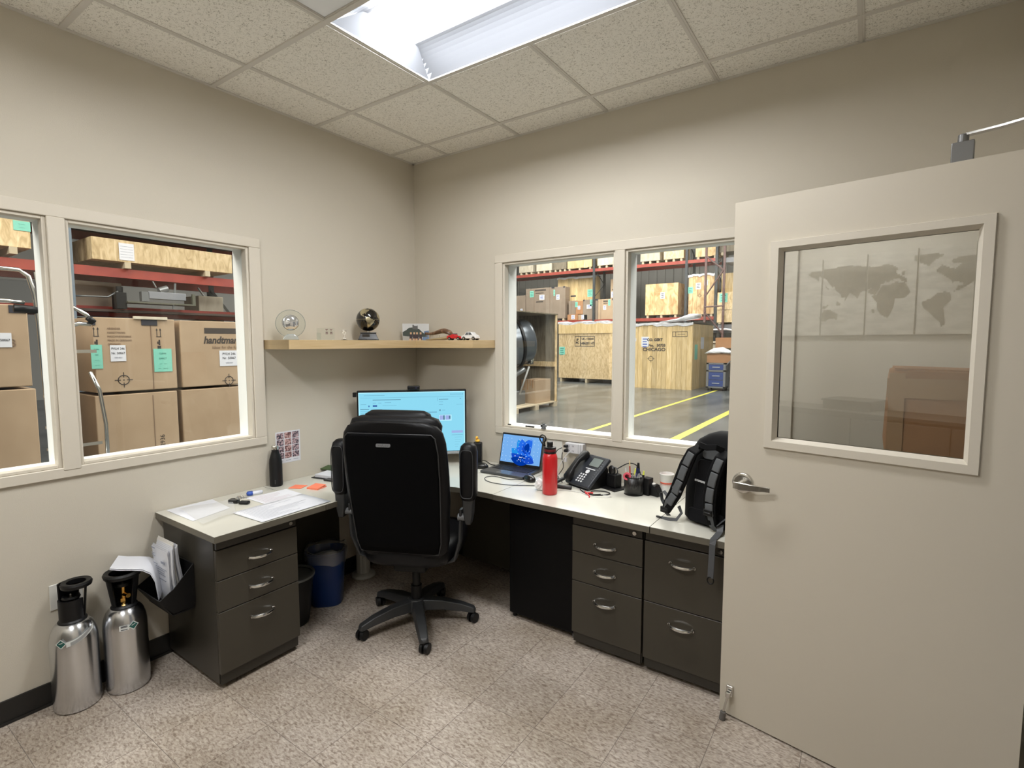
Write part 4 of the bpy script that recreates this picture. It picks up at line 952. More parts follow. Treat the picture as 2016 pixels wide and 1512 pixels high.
part('holder_body', MB().box(-.022, .022, -.022, .022, 0, .095), BLACKP, t, bevel=.002)
t = thing('tape_dispenser', 'black tape dispenser between the pen cup and the paper cup', 'tape dispenser', (1.928, -.135, DZ), radians(-18))
q = MB(); M = Matrix(((1, 0, 0, 0), (0, 0, 1, 0), (0, 1, 0, 0), (0, 0, 0, 1)))
q.prism([(-.040, 0), (.052, 0), (.052, .018), (.030, .058), (.012, .062), (.004, .040), (-.016, .036), (-.034, .050), (-.040, .045)], -.024, .024, M); part('dispenser_body', q, BLACKP, t, bevel=.004)
part('tape_roll', MB().cyl((.0, -.010, .045), (.0, .010, .045), .022, n=24), PAPER2, t, smooth='auto'); part('cutter', MB().box(-.041, -.036, -.012, .012, .044, .053), CHROME, t)
t = thing('paper_cup', 'white paper cup with a red stripe beside the backpack', 'cup', (1.995, -.100, DZ))
part('cup_body', MB().lathe([(.027, 0), (.027, .002), (.0385, .118), (.040, .120), (.0375, .122), (.036, .118), (.026, .006), (0, .006)], n=36), mat('cup_white', (.76, .75, .72), .45), t, smooth='auto')
part('stripe', MB().lathe([(.0338, .067), (.0347, .0755)], n=36), mat('stripe_red', (.65, .10, .05), .5), t, smooth=True)
part('thin_stripe', MB().lathe([(.0333, .061), (.0336, .0625)], n=36), MATS['stripe_red'], t, smooth=True)

# ------------------------------------------------------------------ power strip, plugs
t = thing('plug_adapter', 'white multi-plug adapter on the wall under the warehouse window', 'power adapter', (1.393, 0, .915), 0)
AW = mat('adapter_white', (.66, .66, .68), .35)
part('adapter_body', MB().box(-.062, .062, -.045, 0, -.032, .032), AW, t, bevel=.004)
q = MB()
for x in (-.035, -.005):
    for z in (-.016, .014):
        for d in (-.005, .005): q.box(x+d-.001, x+d+.001, -.0457, -.045, z-.005, z+.005)
q.box(.030, .031, -.0457, -.045, -.03, .03); q.box(.045, .046, -.0457, -.045, -.03, .03)
part('sockets', q, INK, t)
for k, (x, z, m, lb) in enumerate(((-.048, .014, BLACKP, 'upper black plug in the white wall adapter'), (-.046, -.014, BLACKP, 'lower black plug in the white wall adapter'))):
    solo('plug', MB().box(-.010, .012, -.028, 0, -.008, .008), m, lb, 'plug', (1.393+x, -.047, .915+z), bevel=.003)
solo('plug', MB().box(-.010, .010, -.022, 0, -.012, .012), AW, 'white charger plug hanging beside the red bottle', 'plug', (1.345, -.06, .845), radians(20), bevel=.003)
cable('black cable dropping from the upper plug behind the red bottle', [(1.325, -.072, .918), (1.30, -.09, .90), (1.285, -.10, .85), (1.30, -.12, .78), (1.36, -.18, dz)], .0026, BLACKP)
cable('black cable dropping from the lower plug to the desk', [(1.33, -.075, .89), (1.335, -.09, .86), (1.345, -.09, .80), (1.33, -.13, dz+.01), (1.40, -.20, dz)], .0026, BLACKP)
cable('white cable hanging from the adapter to the desk', [(1.375, -.05, .90), (1.355, -.08, .87), (1.33, -.10, .82), (1.32, -.12, .77), (1.36, -.14, dz)], .0024, MATS['cable_white'])
cable('white cable from the right end of the adapter behind the phone', [(1.437, -.02, .90), (1.455, -.03, .89), (1.462, -.035, .86), (1.465, -.04, .80)], .0024, MATS['cable_white'])

# crumpled tissue
random.seed(9)
q = MB(); q.ball((0, 0, .028), .034, 20, (1, .8, .95))
for v in q.bm.verts: v.co *= 1+.22*sin(v.co.x*210+v.co.z*160)*cos(v.co.y*190)+random.uniform(-.06, .06)
solo('crumpled_tissue', q, mat('tissue', (.72, .71, .70), .8), 'crumpled white tissue left of the red bottle', 'tissue', (1.374, -.405, DZ-.0), smooth=False)

# ------------------------------------------------------------------ papers and small things at the left end
def sheet(name, label, corners, m, z, lines=None, cat='paper', curl=.0, t_=.0006, ink=None):
    c = Vector((sum(p[0] for p in corners)/4, sum(p[1] for p in corners)/4, 0)); A_, B_, C_, D_ = [Vector((x, y, 0))-c for x, y in corners]
    q = MB(); N = 8; G = []
    f = lambda u, v: A_*(1-u)*(1-v)+B_*u*(1-v)+C_*u*v+D_*(1-u)*v
    for i in range(N+1):
        G.append([q.bm.verts.new(f(i/N, j/N)+Vector((0, 0, curl*(sin(i*.9+j*.5)*.35+sin(j*1.1-i*.4)*.3+.65)+.0010))) for j in range(N+1)])
    for i in range(N):
        for j in range(N): q._f([G[i][j], G[i+1][j], G[i+1][j+1], G[i][j+1]])
    r = thing(name, label, cat, (c.x, c.y, z))
    o = part('sheet', q, m, r, smooth=(m is SLEEVE or curl > 0))
    if m is not SLEEVE: s = o.modifiers.new('s', 'SOLIDIFY'); s.thickness = t_; s.offset = 0
    if lines:
        q = MB(); zz = curl*1.3+.0022
        for u0, v0, u1, v1 in lines:
            q._f([q.bm.verts.new(f(u, v)+Vector((0, 0, zz))) for u, v in ((u0, v0), (u1, v0), (u1, v1), (u0, v1))])
        part('printed_lines', q, ink or INKG, r)
    return r
random.seed(21)
def rl(n, v0=.06, v1=.94, mx=.9, h=.010): return [(.06, v0+(v1-v0)*k/n, .06+random.uniform(.25, mx-.06), v0+(v1-v0)*k/n+h) for k in range(n)]
sheet('paper_sheets', 'blank white sheets at the left end of the desk under a clear sleeve', [(.02, -1.772), (.02, -1.552), (.245, -1.572), (.300, -1.772)], PAPER, DZ+.0005)
sheet('printed_document', 'printed table page with reddish lines, partly under another page', [(.15, -1.440), (.165, -1.215), (.44, -1.222), (.425, -1.437)], PAPER, DZ+.0005, rl(12, h=.008), ink=mat('ink_red', (.48, .28, .32), .7))
sheet('printed_document', 'large printed form lying on top at the front edge of the desk', [(.335, -1.610), (.330, -1.225), (.575, -1.215), (.588, -1.600)], PAPER, DZ+.0022, rl(13, mx=.85, h=.008), curl=.001)
sheet('plastic_sleeve', 'crumpled clear plastic sleeve over the blank sheets', [(.07, -1.735), (.12, -1.50), (.36, -1.60), (.400, -1.775)], SLEEVE, DZ+.0035, cat='sleeve', curl=.008)
# keys, clips
t = thing('key_bunch', 'bunch of keys with a black fob on the left end of the desk', 'keys', (.20, -1.500, DZ), radians(30))
part('fob', MB().box(-.055, -.005, -.018, .016, 0, .022), BLACKG, t, bevel=.006)
part('fob', MB().box(.010, .060, -.028, .000, 0, .016), BLACKP, t, bevel=.005)
part('key_ring', MB().tube([(cos(2*pi*k/20)*.018-.006, .012+sin(2*pi*k/20)*.018, .026+.004*sin(2*pi*k/20)) for k in range(20)], .0016, 6, closed=True), CHROME, t, smooth=True)
for k in range(4): part('key', MB().box(0, .045, -.004, .004, 0, .002, Matrix.Translation((-.01, .01, .022+.003*k)) @ Matrix.Rotation(.5-.45*k, 4, 'Z')).cyl((-.01, .01, .022+.003*k), (-.01, .01, .0245+.003*k), .010, n=14), CHROME if k % 2 else GREYP, t)
t = thing('correction_roller', 'blue and white correction tape roller lying by the keys', 'stationery', (.115, -1.365, DZ), radians(75))
part('roller_body', MB().loft([sup(a, b, z, 0, 20, 2.2) for z, a, b in ((0, .034, .017), (.010, .037, .019), (.018, .032, .015))]), mat('roller_white', (.70, .72, .78), .3), t, smooth=True)
part('blue_cap', MB().loft([sup(a, b, z, 0, 20, 2.2, xc=-.030) for z, a, b in ((.001, .016, .018), (.012, .019, .020), (.020, .014, .014))]), mat('roller_blue', (.03, .09, .42), .3), t, smooth=True)
t = thing('sticky_note', 'single orange sticky note lying by the black bottle', 'sticky note', (.178, -1.150, DZ+.001), radians(25))
part('note_sheet', MB().box(-.038, .038, -.038, .038, 0, .0012), ORANGE, t)
t = thing('sticky_notes', 'thick pad of orange sticky notes near the chair', 'sticky note', (.285, -1.100, DZ), radians(15))
part('pad', MB().box(-.038, .038, -.038, .038, 0, .008), ORANGE, t, bevel=.0006)
part('top_sheet', MB().box(-.038, .038, -.038, .038, 0, .001, Matrix.Translation((0, 0, .011)) @ Matrix.Rotation(.08, 4, 'X')), ORANGE, t)
t = thing('binder', 'black ring binder lying open by the left wall behind the chair arm', 'binder', (.17, -.86, DZ), radians(12))
part('cover', MB().box(-.13, .13, -.10, .16, 0, .004), BLACKP, t, bevel=.001)
part('pages', MB().box(-.115, .105, -.085, .15, .004, .022), PAPER, t, bevel=.001)
part('upper_cover', MB().box(-.15, .15, 0, .005, -.01, .05, Matrix.Translation((-.02, .03, .03)) @ Matrix.Rotation(-1.35, 4, 'X')), mat('binder_green', (.05, .09, .03), .5), t)
t = thing('tablet', 'black tablet lying flat in front of the open binder', 'tablet', (.235, -.985+.06, DZ), radians(10))
part('slab', MB().box(-.06, .11, -.05, .06, 0, .010), BLACKG, t, bevel=.003)

# things on the right window ledge
t = thing('desk_clock', 'tiny silver camera-shaped clip on the warehouse window ledge', 'clip', (1.150, -.008, 1.0095))
part('clip_body', MB().box(-.020, .020, -.005, .014, .012, .030), GREYP, t, bevel=.003); part('clip_foot', MB().prism([(-.016, 0), (.016, 0), (.010, .013), (-.010, .013)], -.004, .012, Matrix(((1, 0, 0, 0), (0, 0, 1, 0), (0, 1, 0, 0), (0, 0, 0, 1)))), GREYP, t, bevel=.001)
part('clip_top', MB().box(-.008, .008, 0, .010, .030, .036), BLACKP, t); part('eye', MB().cyl((-.010, -.005, .022), (-.010, -.008, .022), .006, n=14), BLACKG, t)
solo('pen', MB().cyl((-.035, 0, .005), (.035, 0, .005), .005, n=10), BLACKP, 'black pen lying on the window ledge beside the silver clip', 'pen', (1.035, .010, 1.0095), radians(-3), smooth='auto')
solo('pen', MB().cyl((-.012, 0, .004), (.012, 0, .004), .004, n=10), BLACKP, 'short black pen cap at the left corner of the warehouse window ledge', 'pen cap', (.868, .010, 1.0095), radians(5), smooth='auto')

# ------------------------------------------------------------------ backpack
t = thing('backpack', 'black and grey backpack standing on the desk with its straps towards the room', 'backpack', (2.19, -.46, DZ), radians(-18))
BPK = mat('nylon_black', (.003, .003, .0035), .75, spec=.15, bump=(700, .3, .001)); BPG = mat('strap_grey', (.085, .09, .095), .7, bump=(900, .3, .0008)); BPM = mat('airmesh', (.006, .006, .007), .85, spec=.15, bump=(1400, .6, .001)); WEB = mat('webbing', (.07, .073, .078), .6, bump=(1500, .3, .0006))
cx = .115
rows = [(0, .135, .075), (.015, .150, .088), (.12, .157, .092), (.25, .157, .088), (.33, .146, .078), (.375, .120, .064), (.405, .075, .046), (.420, .035, .022)]
part('pack_body', MB().loft([sup(a, b, z, .10+.13*z, 32, 3, xc=cx) for z, a, b in rows]), BPK, t, smooth=True)
part('front_pocket', MB().loft([sup(a, .05, z, .20+.10*z, 24, 3, xc=cx) for z, a in ((.01, .10), (.03, .12), (.18, .12), (.25, .10), (.27, .06))]), BPK, t, smooth=True)
def pad(name, x0, x1, z0, z1, m, y=-.004, th=.014):
    q = MB(); q.prism(rrect((x1-x0)/2, (z1-z0)/2, min(.02, (x1-x0)/2.2, (z1-z0)/2.2)), 0, th, Matrix.Translation(((x0+x1)/2, .010+.13*(z0+z1)/2+y, (z0+z1)/2)) @ Matrix.Rotation(pi/2-.13, 4, 'X')); return part(name, q, m, t, bevel=.004)
pad('back_panel', .050, .180, .06, .30, BPM); pad('upper_pad', .065, .165, .30, .355, BPG, y=.006); pad('lumbar_pad', .025, .205, .012, .075, BPM, y=-.006)
q = MB(); random.seed(2)
for k in range(9): q.box(.050+.0078*k, .0565+.0078*k, .010+.13*.19-.024, .010+.13*.19-.0205, .200-.0007*k+(.001 if k % 2 else 0), .2085-.0007*k)
part('logo_print', q, mat('logo_white', (.6, .6, .6), .5), t)
part('grab_handle', MB().strip([(.055, .035, .355), (.075, .005, .372), (.115, -.005, .366), (.155, .005, .372), (.175, .035, .355)], .026, .008, (0, .3, 1)), BPK, t, bevel=.002)
for s, P in ((0, [(.060, .040, .355), (.045, -.005, .335), (.022, -.020, .27), (.002, -.028, .20), (-.022, -.035, .13), (-.050, -.040, .075), (-.070, -.035, .035)]),
             (1, [(.180, .040, .350), (.186, -.005, .330), (.172, -.022, .27), (.158, -.028, .20), (.152, -.030, .13), (.158, -.030, .07), (.170, -.028, .03)])):
    sp = part('shoulder_strap', MB().strip(P, [.050, .058, .064, .066, .064, .056, .042], .016, (1, 0, 0)), BPK, t, bevel=.005)
    V = [Vector(p) for p in P]
    for k in range(1, 5 if s == 0 else 5):
        a, b = V[k], V[k+1]; f = Vector((.004, -.011, 0))
        part('strap_pad', MB().strip([a.lerp(b, .04)+f, a.lerp(b, .5)+f+Vector((0, -.003, 0)), a.lerp(b, .96)+f], .036, .010, (1, 0, 0)), BPG, sp, bevel=.004)
    part('strap_webbing', MB().strip([V[5]+Vector((0, -.008, .02)), V[6]+Vector((0, -.006, 0)), V[6]+Vector((.01, .01, -.022))], .026, .004, (1, 0, 0)), WEB, sp)
    c = V[6]+Vector((-.004, -.006, .006)) if s == 0 else V[4].lerp(V[5], .7)+Vector((0, -.016, 0))
    part('buckle', MB().box(-.021, .021, -.006, .006, -.014, .014, Matrix.Translation(c)).box(-.016, .016, -.010, .010, -.003, .003, Matrix.Translation(c)), BLACKP, sp, bevel=.003)
part('sternum_clip', MB().box(-.024, .024, -.004, .004, -.005, .005, Matrix.Translation((-.006, -.044, .155)) @ Matrix.Rotation(.35, 4, 'Y')), mat('clip_grey', (.10, .10, .11), .5), t, bevel=.001)
part('strap_tail', MB().strip([(-.066, -.03, .04), (-.092, -.036, .085), (-.100, -.036, .115), (-.084, -.035, .128), (-.064, -.034, .110), (-.060, -.03, .06)], .020, .003, (0, 1, .1)), WEB, t)
part('strap_tail', MB().strip([(-.010, -.02, .07), (.012, -.03, .045), (-.004, -.045, .012), (-.045, -.055, .006), (-.080, -.058, .004)], .016, .003, (0, .4, 1)), WEB, t)
part('strap_ring', MB().tube([(-.092+.014*cos(a), -.058+.006*sin(a), .005) for a in [2*pi*k/16 for k in range(16)]], .003, 6, closed=True), BLACKP, t, smooth=True)
# tail hanging over the desk edge (local y = towards the room is negative)
inv = Matrix.Translation((2.19, -.46, DZ)) @ Matrix.Rotation(radians(-18), 4, 'Z'); inv.invert()
wp = [(2.375, -.535, .775), (2.378, -.56, .752), (2.372, -.60, .742), (2.369, -.634, .740), (2.368, -.642, .72), (2.366, -.643, .64), (2.364, -.643, .575)]
part('hanging_strap', MB().strip([inv @ Vector(p) for p in wp], .027, .003, (1, 0, 0)), WEB, t)
part('hanging_strap_ring', MB().tube([inv @ Vector((2.364+.013*cos(a), -.643, .562+.015*sin(a))) for a in [2*pi*k/16 for k in range(16)]], .003, 6, closed=True), BLACKP, t, smooth=True)
part('strap_tail', MB().strip([inv @ Vector(p) for p in ((2.36, -.545, .77), (2.39, -.53, .80), (2.43, -.52, .825))], .024, .003, (0, 1, .3)), WEB, t)

# ------------------------------------------------------------------ behind the door
t = thing('shelf_cabinet', 'plain grey cabinet behind the open door carrying the brown box', 'cabinet', (3.0, -.40, 0))
part('body', MB().box(0, .335, .0, .37, .03, 1.10), GREYP, t, bevel=.004); part('plinth', MB().box(.01, .325, .02, .36, 0, .03), BLACKP, t)
part('top_board', MB().box(-.01, .342, -.02, .38, 1.10, 1.125), GREYP, t, bevel=.003)
t = thing('cardboard_box', 'brown taped cardboard box seen through the glass of the open door', 'box', (2.935, -.42, 1.125))
q = MB(); q.loft([sup(a, b, z, .16, 28, 7, xc=.19) for z, a, b in ((.0, .165, .135), (.012, .182, .15), (.05, .187, .154), (.30, .180, .150), (.335, .176, .147), (.343, .165, .137))])
part('box_body', q, CARDB, t, smooth='auto')
part('top_flap', MB().box(.02, .36, .02, .30, .343, .348, Matrix.Rotation(.02, 4, 'Y')), CARDB, t)
part('tape', MB().box(.004, .37, .0042, .0058, .235, .31).box(.010, .060, .002, .0045, .03, .33), TAPE, t)

# ------------------------------------------------------------------ world map on four canvases, wall behind the camera
def clip(P, x0, x1, z0, z1):
    for ax, v, sg in ((0, x0, 1), (0, x1, -1), (1, z0, 1), (1, z1, -1)):
        out = []
        for a, b in zip(P, P[1:]+P[:1]):
            ia, ib = (a[ax]-v)*sg >= 0, (b[ax]-v)*sg >= 0
            if ia: out.append(a)
            if ia != ib: f = (v-a[ax])/(b[ax]-a[ax]); out.append((a[0]+(b[0]-a[0])*f, a[1]+(b[1]-a[1])*f))
        P = out
        if len(P) < 3: return None
    return P
MAPB = mat('map_paper', (.52, .48, .40), .8, var=(7, (.70, .66, .56), 6, .40, .60), scale=(1, 1, 3))
MAPL = mat('map_land', (.16, .135, .095), .8, var=(9, (.24, .20, .14), 5, .35, .65))
for k, lb in enumerate(('first', 'second', 'third', 'fourth', 'fifth')):
    xa = 2.785-.36*k; xb = xa-.345
    t = thing('map_canvas', '%s canvas panel of the world map on the wall behind the camera, from the left' % lb, 'picture', ((xa+xb)/2, RY, 1.98), group='panels of the world map')
    part('canvas', MB().box(-.1725, .1725, 0, .03, -.345, .345), MAPB, t)
    q = MB()
    for P in LAND.values():
        Q_ = [(1.88+(20-lo)*.0041-(xa+xb)/2, 1.916-1.98+la*(.0041 if la < 60 else .0043)) for lo, la in P]
        # split into quads columns so that concave outlines stay clean
        n = 60
        for j in range(n):
            z0, z1 = -.345+.69*j/n, -.345+.69*(j+1)/n; zm = (z0+z1)/2; xs = []
            for (ax_, az), (bx_, bz) in zip(Q_, Q_[1:]+Q_[:1]):
                if (az > zm) != (bz > zm): xs.append((bx_-ax_)*(zm-az)/(bz-az)+ax_)
            xs.sort()
            for a_, b_ in zip(xs[::2], xs[1::2]):
                a_, b_ = max(a_, -.1725), min(b_, .1725)
                if b_-a_ > .001: q.quad((a_, .0312, z0), (b_, .0312, z0), (b_, .0312, z1), (a_, .0312, z1))
    part('land_print', q, MAPL, t)

SB_M = mat('sideboard_taupe', (.13, .115, .09), .5)
t = thing('sideboard', 'long taupe sideboard against the wall behind the camera, seen only as a reflection', 'cabinet', (.5, RY+.02, 0))
part('body', MB().box(0, 2.6, 0, .40, .05, .97), SB_M, t, bevel=.004); part('top_board', MB().box(-.02, 2.62, 0, .42, .97, 1.0), EDGE, t, bevel=.003); part('plinth', MB().box(.02, 2.58, .02, .37, 0, .05), BLACKP, t)
for k in range(4): part('door', MB().box(.01+.648*k, .648+.648*k, .40, .418, .07, .95), SB_M, t, bevel=.002)
t = thing('storage_box', 'low taupe storage box on the sideboard behind the camera, seen only as a reflection', 'box', (1.53, RY+.02, 1.0))
part('box_body', MB().box(0, .36, 0, .30, 0, .07), SB_M, t, bevel=.004); part('lid', MB().box(-.01, .37, -.01, .31, .07, .085), EDGE, t, bevel=.003)

# ------------------------------------------------------------------ warehouse shell
struct('floor_warehouse', MB().box(-16, 8, .15, 26, -.05, 0).box(-16, -.15, -9, .15, -.05, 0).box(3.51, 8, -9, .15, -.05, 0), CONC)
struct('wall_far', MB().box(-16, 8, 22, 22.2, 0, 9), WHWALL)
struct('wall_far_left', MB().box(-16.2, -16, -9, 22.2, 0, 9), WHWALL)
struct('ceiling_warehouse', MB().box(-16.2, 8, -9, 22.2, 9, 9.1), mat('roof_deck', (.05, .05, .055), .8))
q = MB()
for k in range(60): q.box(-15.9+k*.4, -15.75+k*.4, 21.96, 22.0, 0, 9)
struct('wall_ribs', q, WHWALL); bpy.data.objects['wall_ribs'].name = 'trim_2'
struct('floor_line', MB().box(-1.255, -1.155, 3.0, 14.9, 0, .002), YELL); bpy.data.objects['floor_line'].name = 'trim_3'
struct('floor_line', MB().box(.25, .40, 3.0, 15.5, 0, .002), YELL); bpy.data.objects['floor_line'].name = 'trim_4'

def label_y(parent, x, y, z, w, h, m, lines=3, ink=INK):
    """paper label on a face looking towards -y"""
    p = part('label', MB().box(x-w/2, x+w/2, y-.004, y-.001, z-h/2, z+h/2), m, parent)
    q = MB()
    for k in range(lines): q.box(x-w*.32, x+w*(.30-.08*(k % 2)), y-.0055, y-.004, z+h*(.26-.26*k)-h*.04, z+h*(.26-.26*k)+h*.05)
    part('label_print', q, ink, p)
def label_x(parent, x, y, z, w, h, m, lines=()):
    p = part('label', MB().box(x+.001, x+.004, y-w/2, y+w/2, z-h/2, z+h/2), m, parent)
    for s, (body, size, dz_, col) in enumerate(lines): text(body, size, (x+.0055, y, z+dz_), FX, col, p, name='label_text', sx=.9)
def runners(parent, xs, y0, y1, z0, z1, w=.09):
    for x in xs: part('runner', MB().box(x-w/2, x+w/2, y0, y1, z0, z1), PALLET, parent)
def crate(name, label, x0, x1, y0, y1, z0, z1, m, boards=0, run=3, rh=.12, cat='crate', group=None, wrap=False, side=True):
    """front face towards -y; stands on runners"""
    t = thing(name, label, cat, ((x0+x1)/2, y0, z0), group=group); w = (x1-x0)/2; d = y1-y0; h = z1-z0
    if run: runners(t, [(-w+.10)+(2*w-.20)*k/(run-1) for k in range(run)], .02, d-.02, 0, rh)
    b0 = rh if run else 0
    if boards:
        part('crate_body', MB().box(-w+.005, w-.005, .02, d, b0, h), m, t)
        for k in range(boards):
            a = -w+2*w*k/boards; part('board', MB().box(a+.003, a+2*w/boards-.003, 0, .02+.001, b0-.02+random.uniform(-.01, .01), h), m, t)
    else:
        part('crate_body', MB().box(-w, w, 0, d, b0, h), m, t)
    if wrap:
        random.seed(int(x0*10)); q = MB(); n = 14; rr = []
        for k in range(n+1):
            x = -w-.03+(2*w+.06)*k/n; dzz = random.uniform(-.03, .05)
            rr.append([(x, -.03, h-.06+dzz), (x, -.04, h+.03+dzz*.6), (x, d*.5, h+.06+dzz), (x, d+.02, h+.03), (x, d+.02, h-.06)])
        for A_, B_ in zip(rr, rr[1:]):
            for i in range(4): q.quad(A_[i], B_[i], B_[i+1], A_[i+1])
        part('plastic_cover', q, WRAP, t, smooth=True)
    return t
def stencil_y(t, body, size, x, y, z, m=CINK, sx=1.0): return text(body, size, (x, y-.004, z), FY, CINK, t, name='stencil', sx=sx, bold=.006)
def target_mark(t, c, r, axis, m=CINK):
    q = MB(); f = (lambda a, b: (c[0]+a, c[1], c[2]+b)) if axis == 'y' else (lambda a, b: (c[0], c[1]+a, c[2]+b))
    q.tube([f(cos(2*pi*k/24)*r*.62, sin(2*pi*k/24)*r*.62) for k in range(24)], r*.06, 4, closed=True)
    for a in range(4):
        ca, sa = cos(a*pi/2), sin(a*pi/2); q.tube([f(ca*r*.35, sa*r*.35), f(ca*r, sa*r)], r*.05, 4)
    q.tube([f(-r*.06, 0), f(r*.06, 0)], r*.08, 4)
    part('balance_mark', q, m, t)

# north view: crates on the floor
A1 = crate('wooden_crate', 'large pale plywood shipping crate on the warehouse floor, left of the boarded one', -7.47, -5.02, 15.45, 17.0, 0, 2.34, PLY, run=3, rh=.16, wrap=True)
part('top_beam', MB().box(-1.225, 1.225, -.03, .0, 1.93, 2.33), PINE, A1); part('edge_board', MB().box(.98, 1.225, -.012, .002, .16, 1.93), PLY, A1)
label_y(A1, -1.07, 0, 1.25, .26, .31, GREEN, 4, GREEND)
q = MB(); fx0, fx1, fz0, fz1 = -.50, .36, 1.42, 1.82
for a in ((fx0, fx1, fz0, fz0+.02), (fx0, fx1, fz1-.02, fz1), (fx0, fx0+.02, fz0, fz1), (fx1-.02, fx1, fz0, fz1), (fx0+.24, fx0+.27, fz0, fz1)): q.box(a[0], a[1], -.003, 0, a[2], a[3])
part('stencil_frame', q, INK, A1); stencil_y(A1, 'US - 123544', .10, .06, 0, 1.71); stencil_y(A1, 'H86201 HT', .13, .06, 0, 1.54, sx=.95); stencil_y(A1, 'IP\nPC', .12, -.38, 0, 1.62, CINK2)
B1 = crate('wooden_crate', 'tall boarded yellow pine crate stencilled with a city name, under white wrap', -4.28, -1.93, 14.5, 17.2, 0, 2.19, PINE, boards=14, run=0, wrap=True)
for k in range(9): part('side_board', MB().box(1.175, 1.19, .02+.296*k, .02+.296*k+.290, .0, 2.18), PINE, B1)
stencil_y(B1, 'CO. GERT', .12, -.08, 0, 1.66, CINK2); stencil_y(B1, 'No.   50733', .12, .0, 0, 1.47, CINK2); stencil_y(B1, 'CHICAGO', .15, -.10, 0, 1.33, sx=1.15)
target_mark(B1, (-.20, -.003, 1.02), .13, 'y')
label_y(B1, -.42, 0, 1.60, .26, .34, PAPER, 4, MATS['roller_blue']); label_y(B1, -.80, 0, 1.67, .12, .11, PAPER, 1)
q = MB()
for a in ((.52, 1.02, 1.76, 1.775), (.52, 1.02, 1.92, 1.935), (.52, .535, 1.76, 1.935), (1.005, 1.02, 1.76, 1.935), (.62, .635, 1.76, 1.935)): q.box(a[0], a[1], -.006, 0, a[2], a[3])
part('stencil_frame', q, CINK, B1); stencil_y(B1, '— ——', .07, .82, 0, 1.85, CINK2)
part('label', MB().box(1.191, 1.194, 1.0, 1.4, 1.35, 1.75), PAPER, B1); part('label', MB().box(1.191, 1.194, .25, .6, 1.0, 1.5), GREEN, B1)
solo('plastic_wrap', MB().loft([[(x, y, z) for y, z in ((14.4, a), (14.4, b), (15.2, b+.03), (15.2, a+.03))] for x, a, b in ((-3.0, 2.24, 2.26), (-2.4, 2.28, 2.36), (-2.0, 2.33, 2.50), (-1.85, 2.36, 2.50))]), WRAP, 'bunched white plastic wrap sticking up on the boarded crate', 'wrap', smooth=True)
# service cart
t = thing('tool_cart', 'grey tool cart with dark blue drawers beside the boarded crate', 'cart', (-1.25, 14.75, 0))
part('cart_frame', MB().box(-.27, -.20, 0, .5, .09, .90).box(.26, .33, 0, .5, .09, .90).box(-.27, .33, 0, .5, .86, .90).box(-.27, .33, 0, .5, .62, .67).box(-.27, .33, 0, .5, .09, .13).box(-.2, .26, .03, .5, .13, .86), GREYP, t)
for z0, z1 in ((.68, .85), (.36, .60), (.14, .34)):
    d = part('drawer', MB().box(-.195, .255, .005, .03, z0, z1), BLUE2, t); part('drawer_handle', MB().box(-.08, .15, -.015, .005, (z0+z1)/2-.01, (z0+z1)/2+.015), mat('cart_handle', (.35, .37, .40), .4), d)
for x in (-.2, .27):
    for y in (.05, .45): part('castor', MB().cyl((x-.02, y, .05), (x+.02, y, .05), .05, n=12), BLACKP, t)
part('cart_handle_bar', MB().tube([(.30, .1, .80), (.42, .1, .95), (.45, .3, .98)], .02, 6), GREYP, t)
solo('cardboard_box', MB().box(-.36, .42, 0, .55, 0, .30), CARDB, 'brown box on the grey tool cart', 'box', (-1.20, 14.95, .905))
solo('plastic_wrap', MB().loft([[(x, y, z) for y, z in ((14.85, a), (15.1, b), (15.55, a))] for x, a, b in ((-1.62, 1.21, 1.25), (-1.4, 1.22, 1.38), (-1.1, 1.24, 1.42), (-.85, 1.22, 1.30), (-.72, 1.21, 1.24))]), WRAP, 'white plastic draped over the brown box on the tool cart', 'wrap', smooth=True)

# north rack
R = thing('pallet_rack', 'long red and dark pallet rack at the far side of the warehouse', 'rack', (-7, 18.6, 0))
for z in (2.47, 4.74):
    for y in (0, 1.08): part('beam', MB().box(-7.0, 4.85, y-.03, y+.03, z, z+.13), RED, R)
for x, zb in ((-12.4+7, .6), (-7.45+7, 3.6), (-3.36+7, .6), (-2.20+7, .6)):
    for y in (0, 1.08): part('upright', MB().box(x-.05, x+.05, y-.045, y+.045, 0, 7.2), DARKS if x < 4 else DARKS, R)
    q = MB()
    for k in range(5 if zb < 1 else 3): q.tube([(x, 0, zb+k*1.3), (x, 1.08, zb+.65+k*1.3), (x, 0, zb+1.3+k*1.3)], .02, 4)
    part('bracing', q, DARKS, R)
for z in (2.60, 4.87): part('wire_deck', MB().box(-7.0, 4.75, .05, 1.03, z-.02, z-.005), mat('deck_grey', (.18, .17, .16), .6), R)
F = thing('rack_frame', 'dark red rack end frame with diagonal braces at the right of the view', 'rack', (-2.5, 18.2, 0))
for x in (-.0, .68): part('upright', MB().box(x-.04, x+.04, -.04, .04, 0, 7.2), mat('rack_brown', (.10, .05, .045), .5), F)
for P in (((0, 3.35), (.68, 4.35)), ((0, 2.95), (.68, 2.97)), ((0, 2.75), (.68, 1.9)), ((0, 4.9), (.68, 4.30)), ((0, 5.3), (.68, 5.9))): part('brace', MB().tube([(P[0][0], -.03, P[0][1]), (P[1][0], -.03, P[1][1])], .03, 5), MATS['rack_brown'], F)
for z in (4.60,): part('shelf_deck', MB().box(.7, 3.0, 0, 1.0, z, z+.18), mat('deck_slate', (.16, .16, .17), .5), F)
for z in (2.42,): part('shelf_deck', MB().box(.45, 3.0, .2, 1.0, z-.4, z-.15), MATS['deck_slate'], F)
LT, LB = 4.875, 2.605
g = 'crates on the upper rack level'
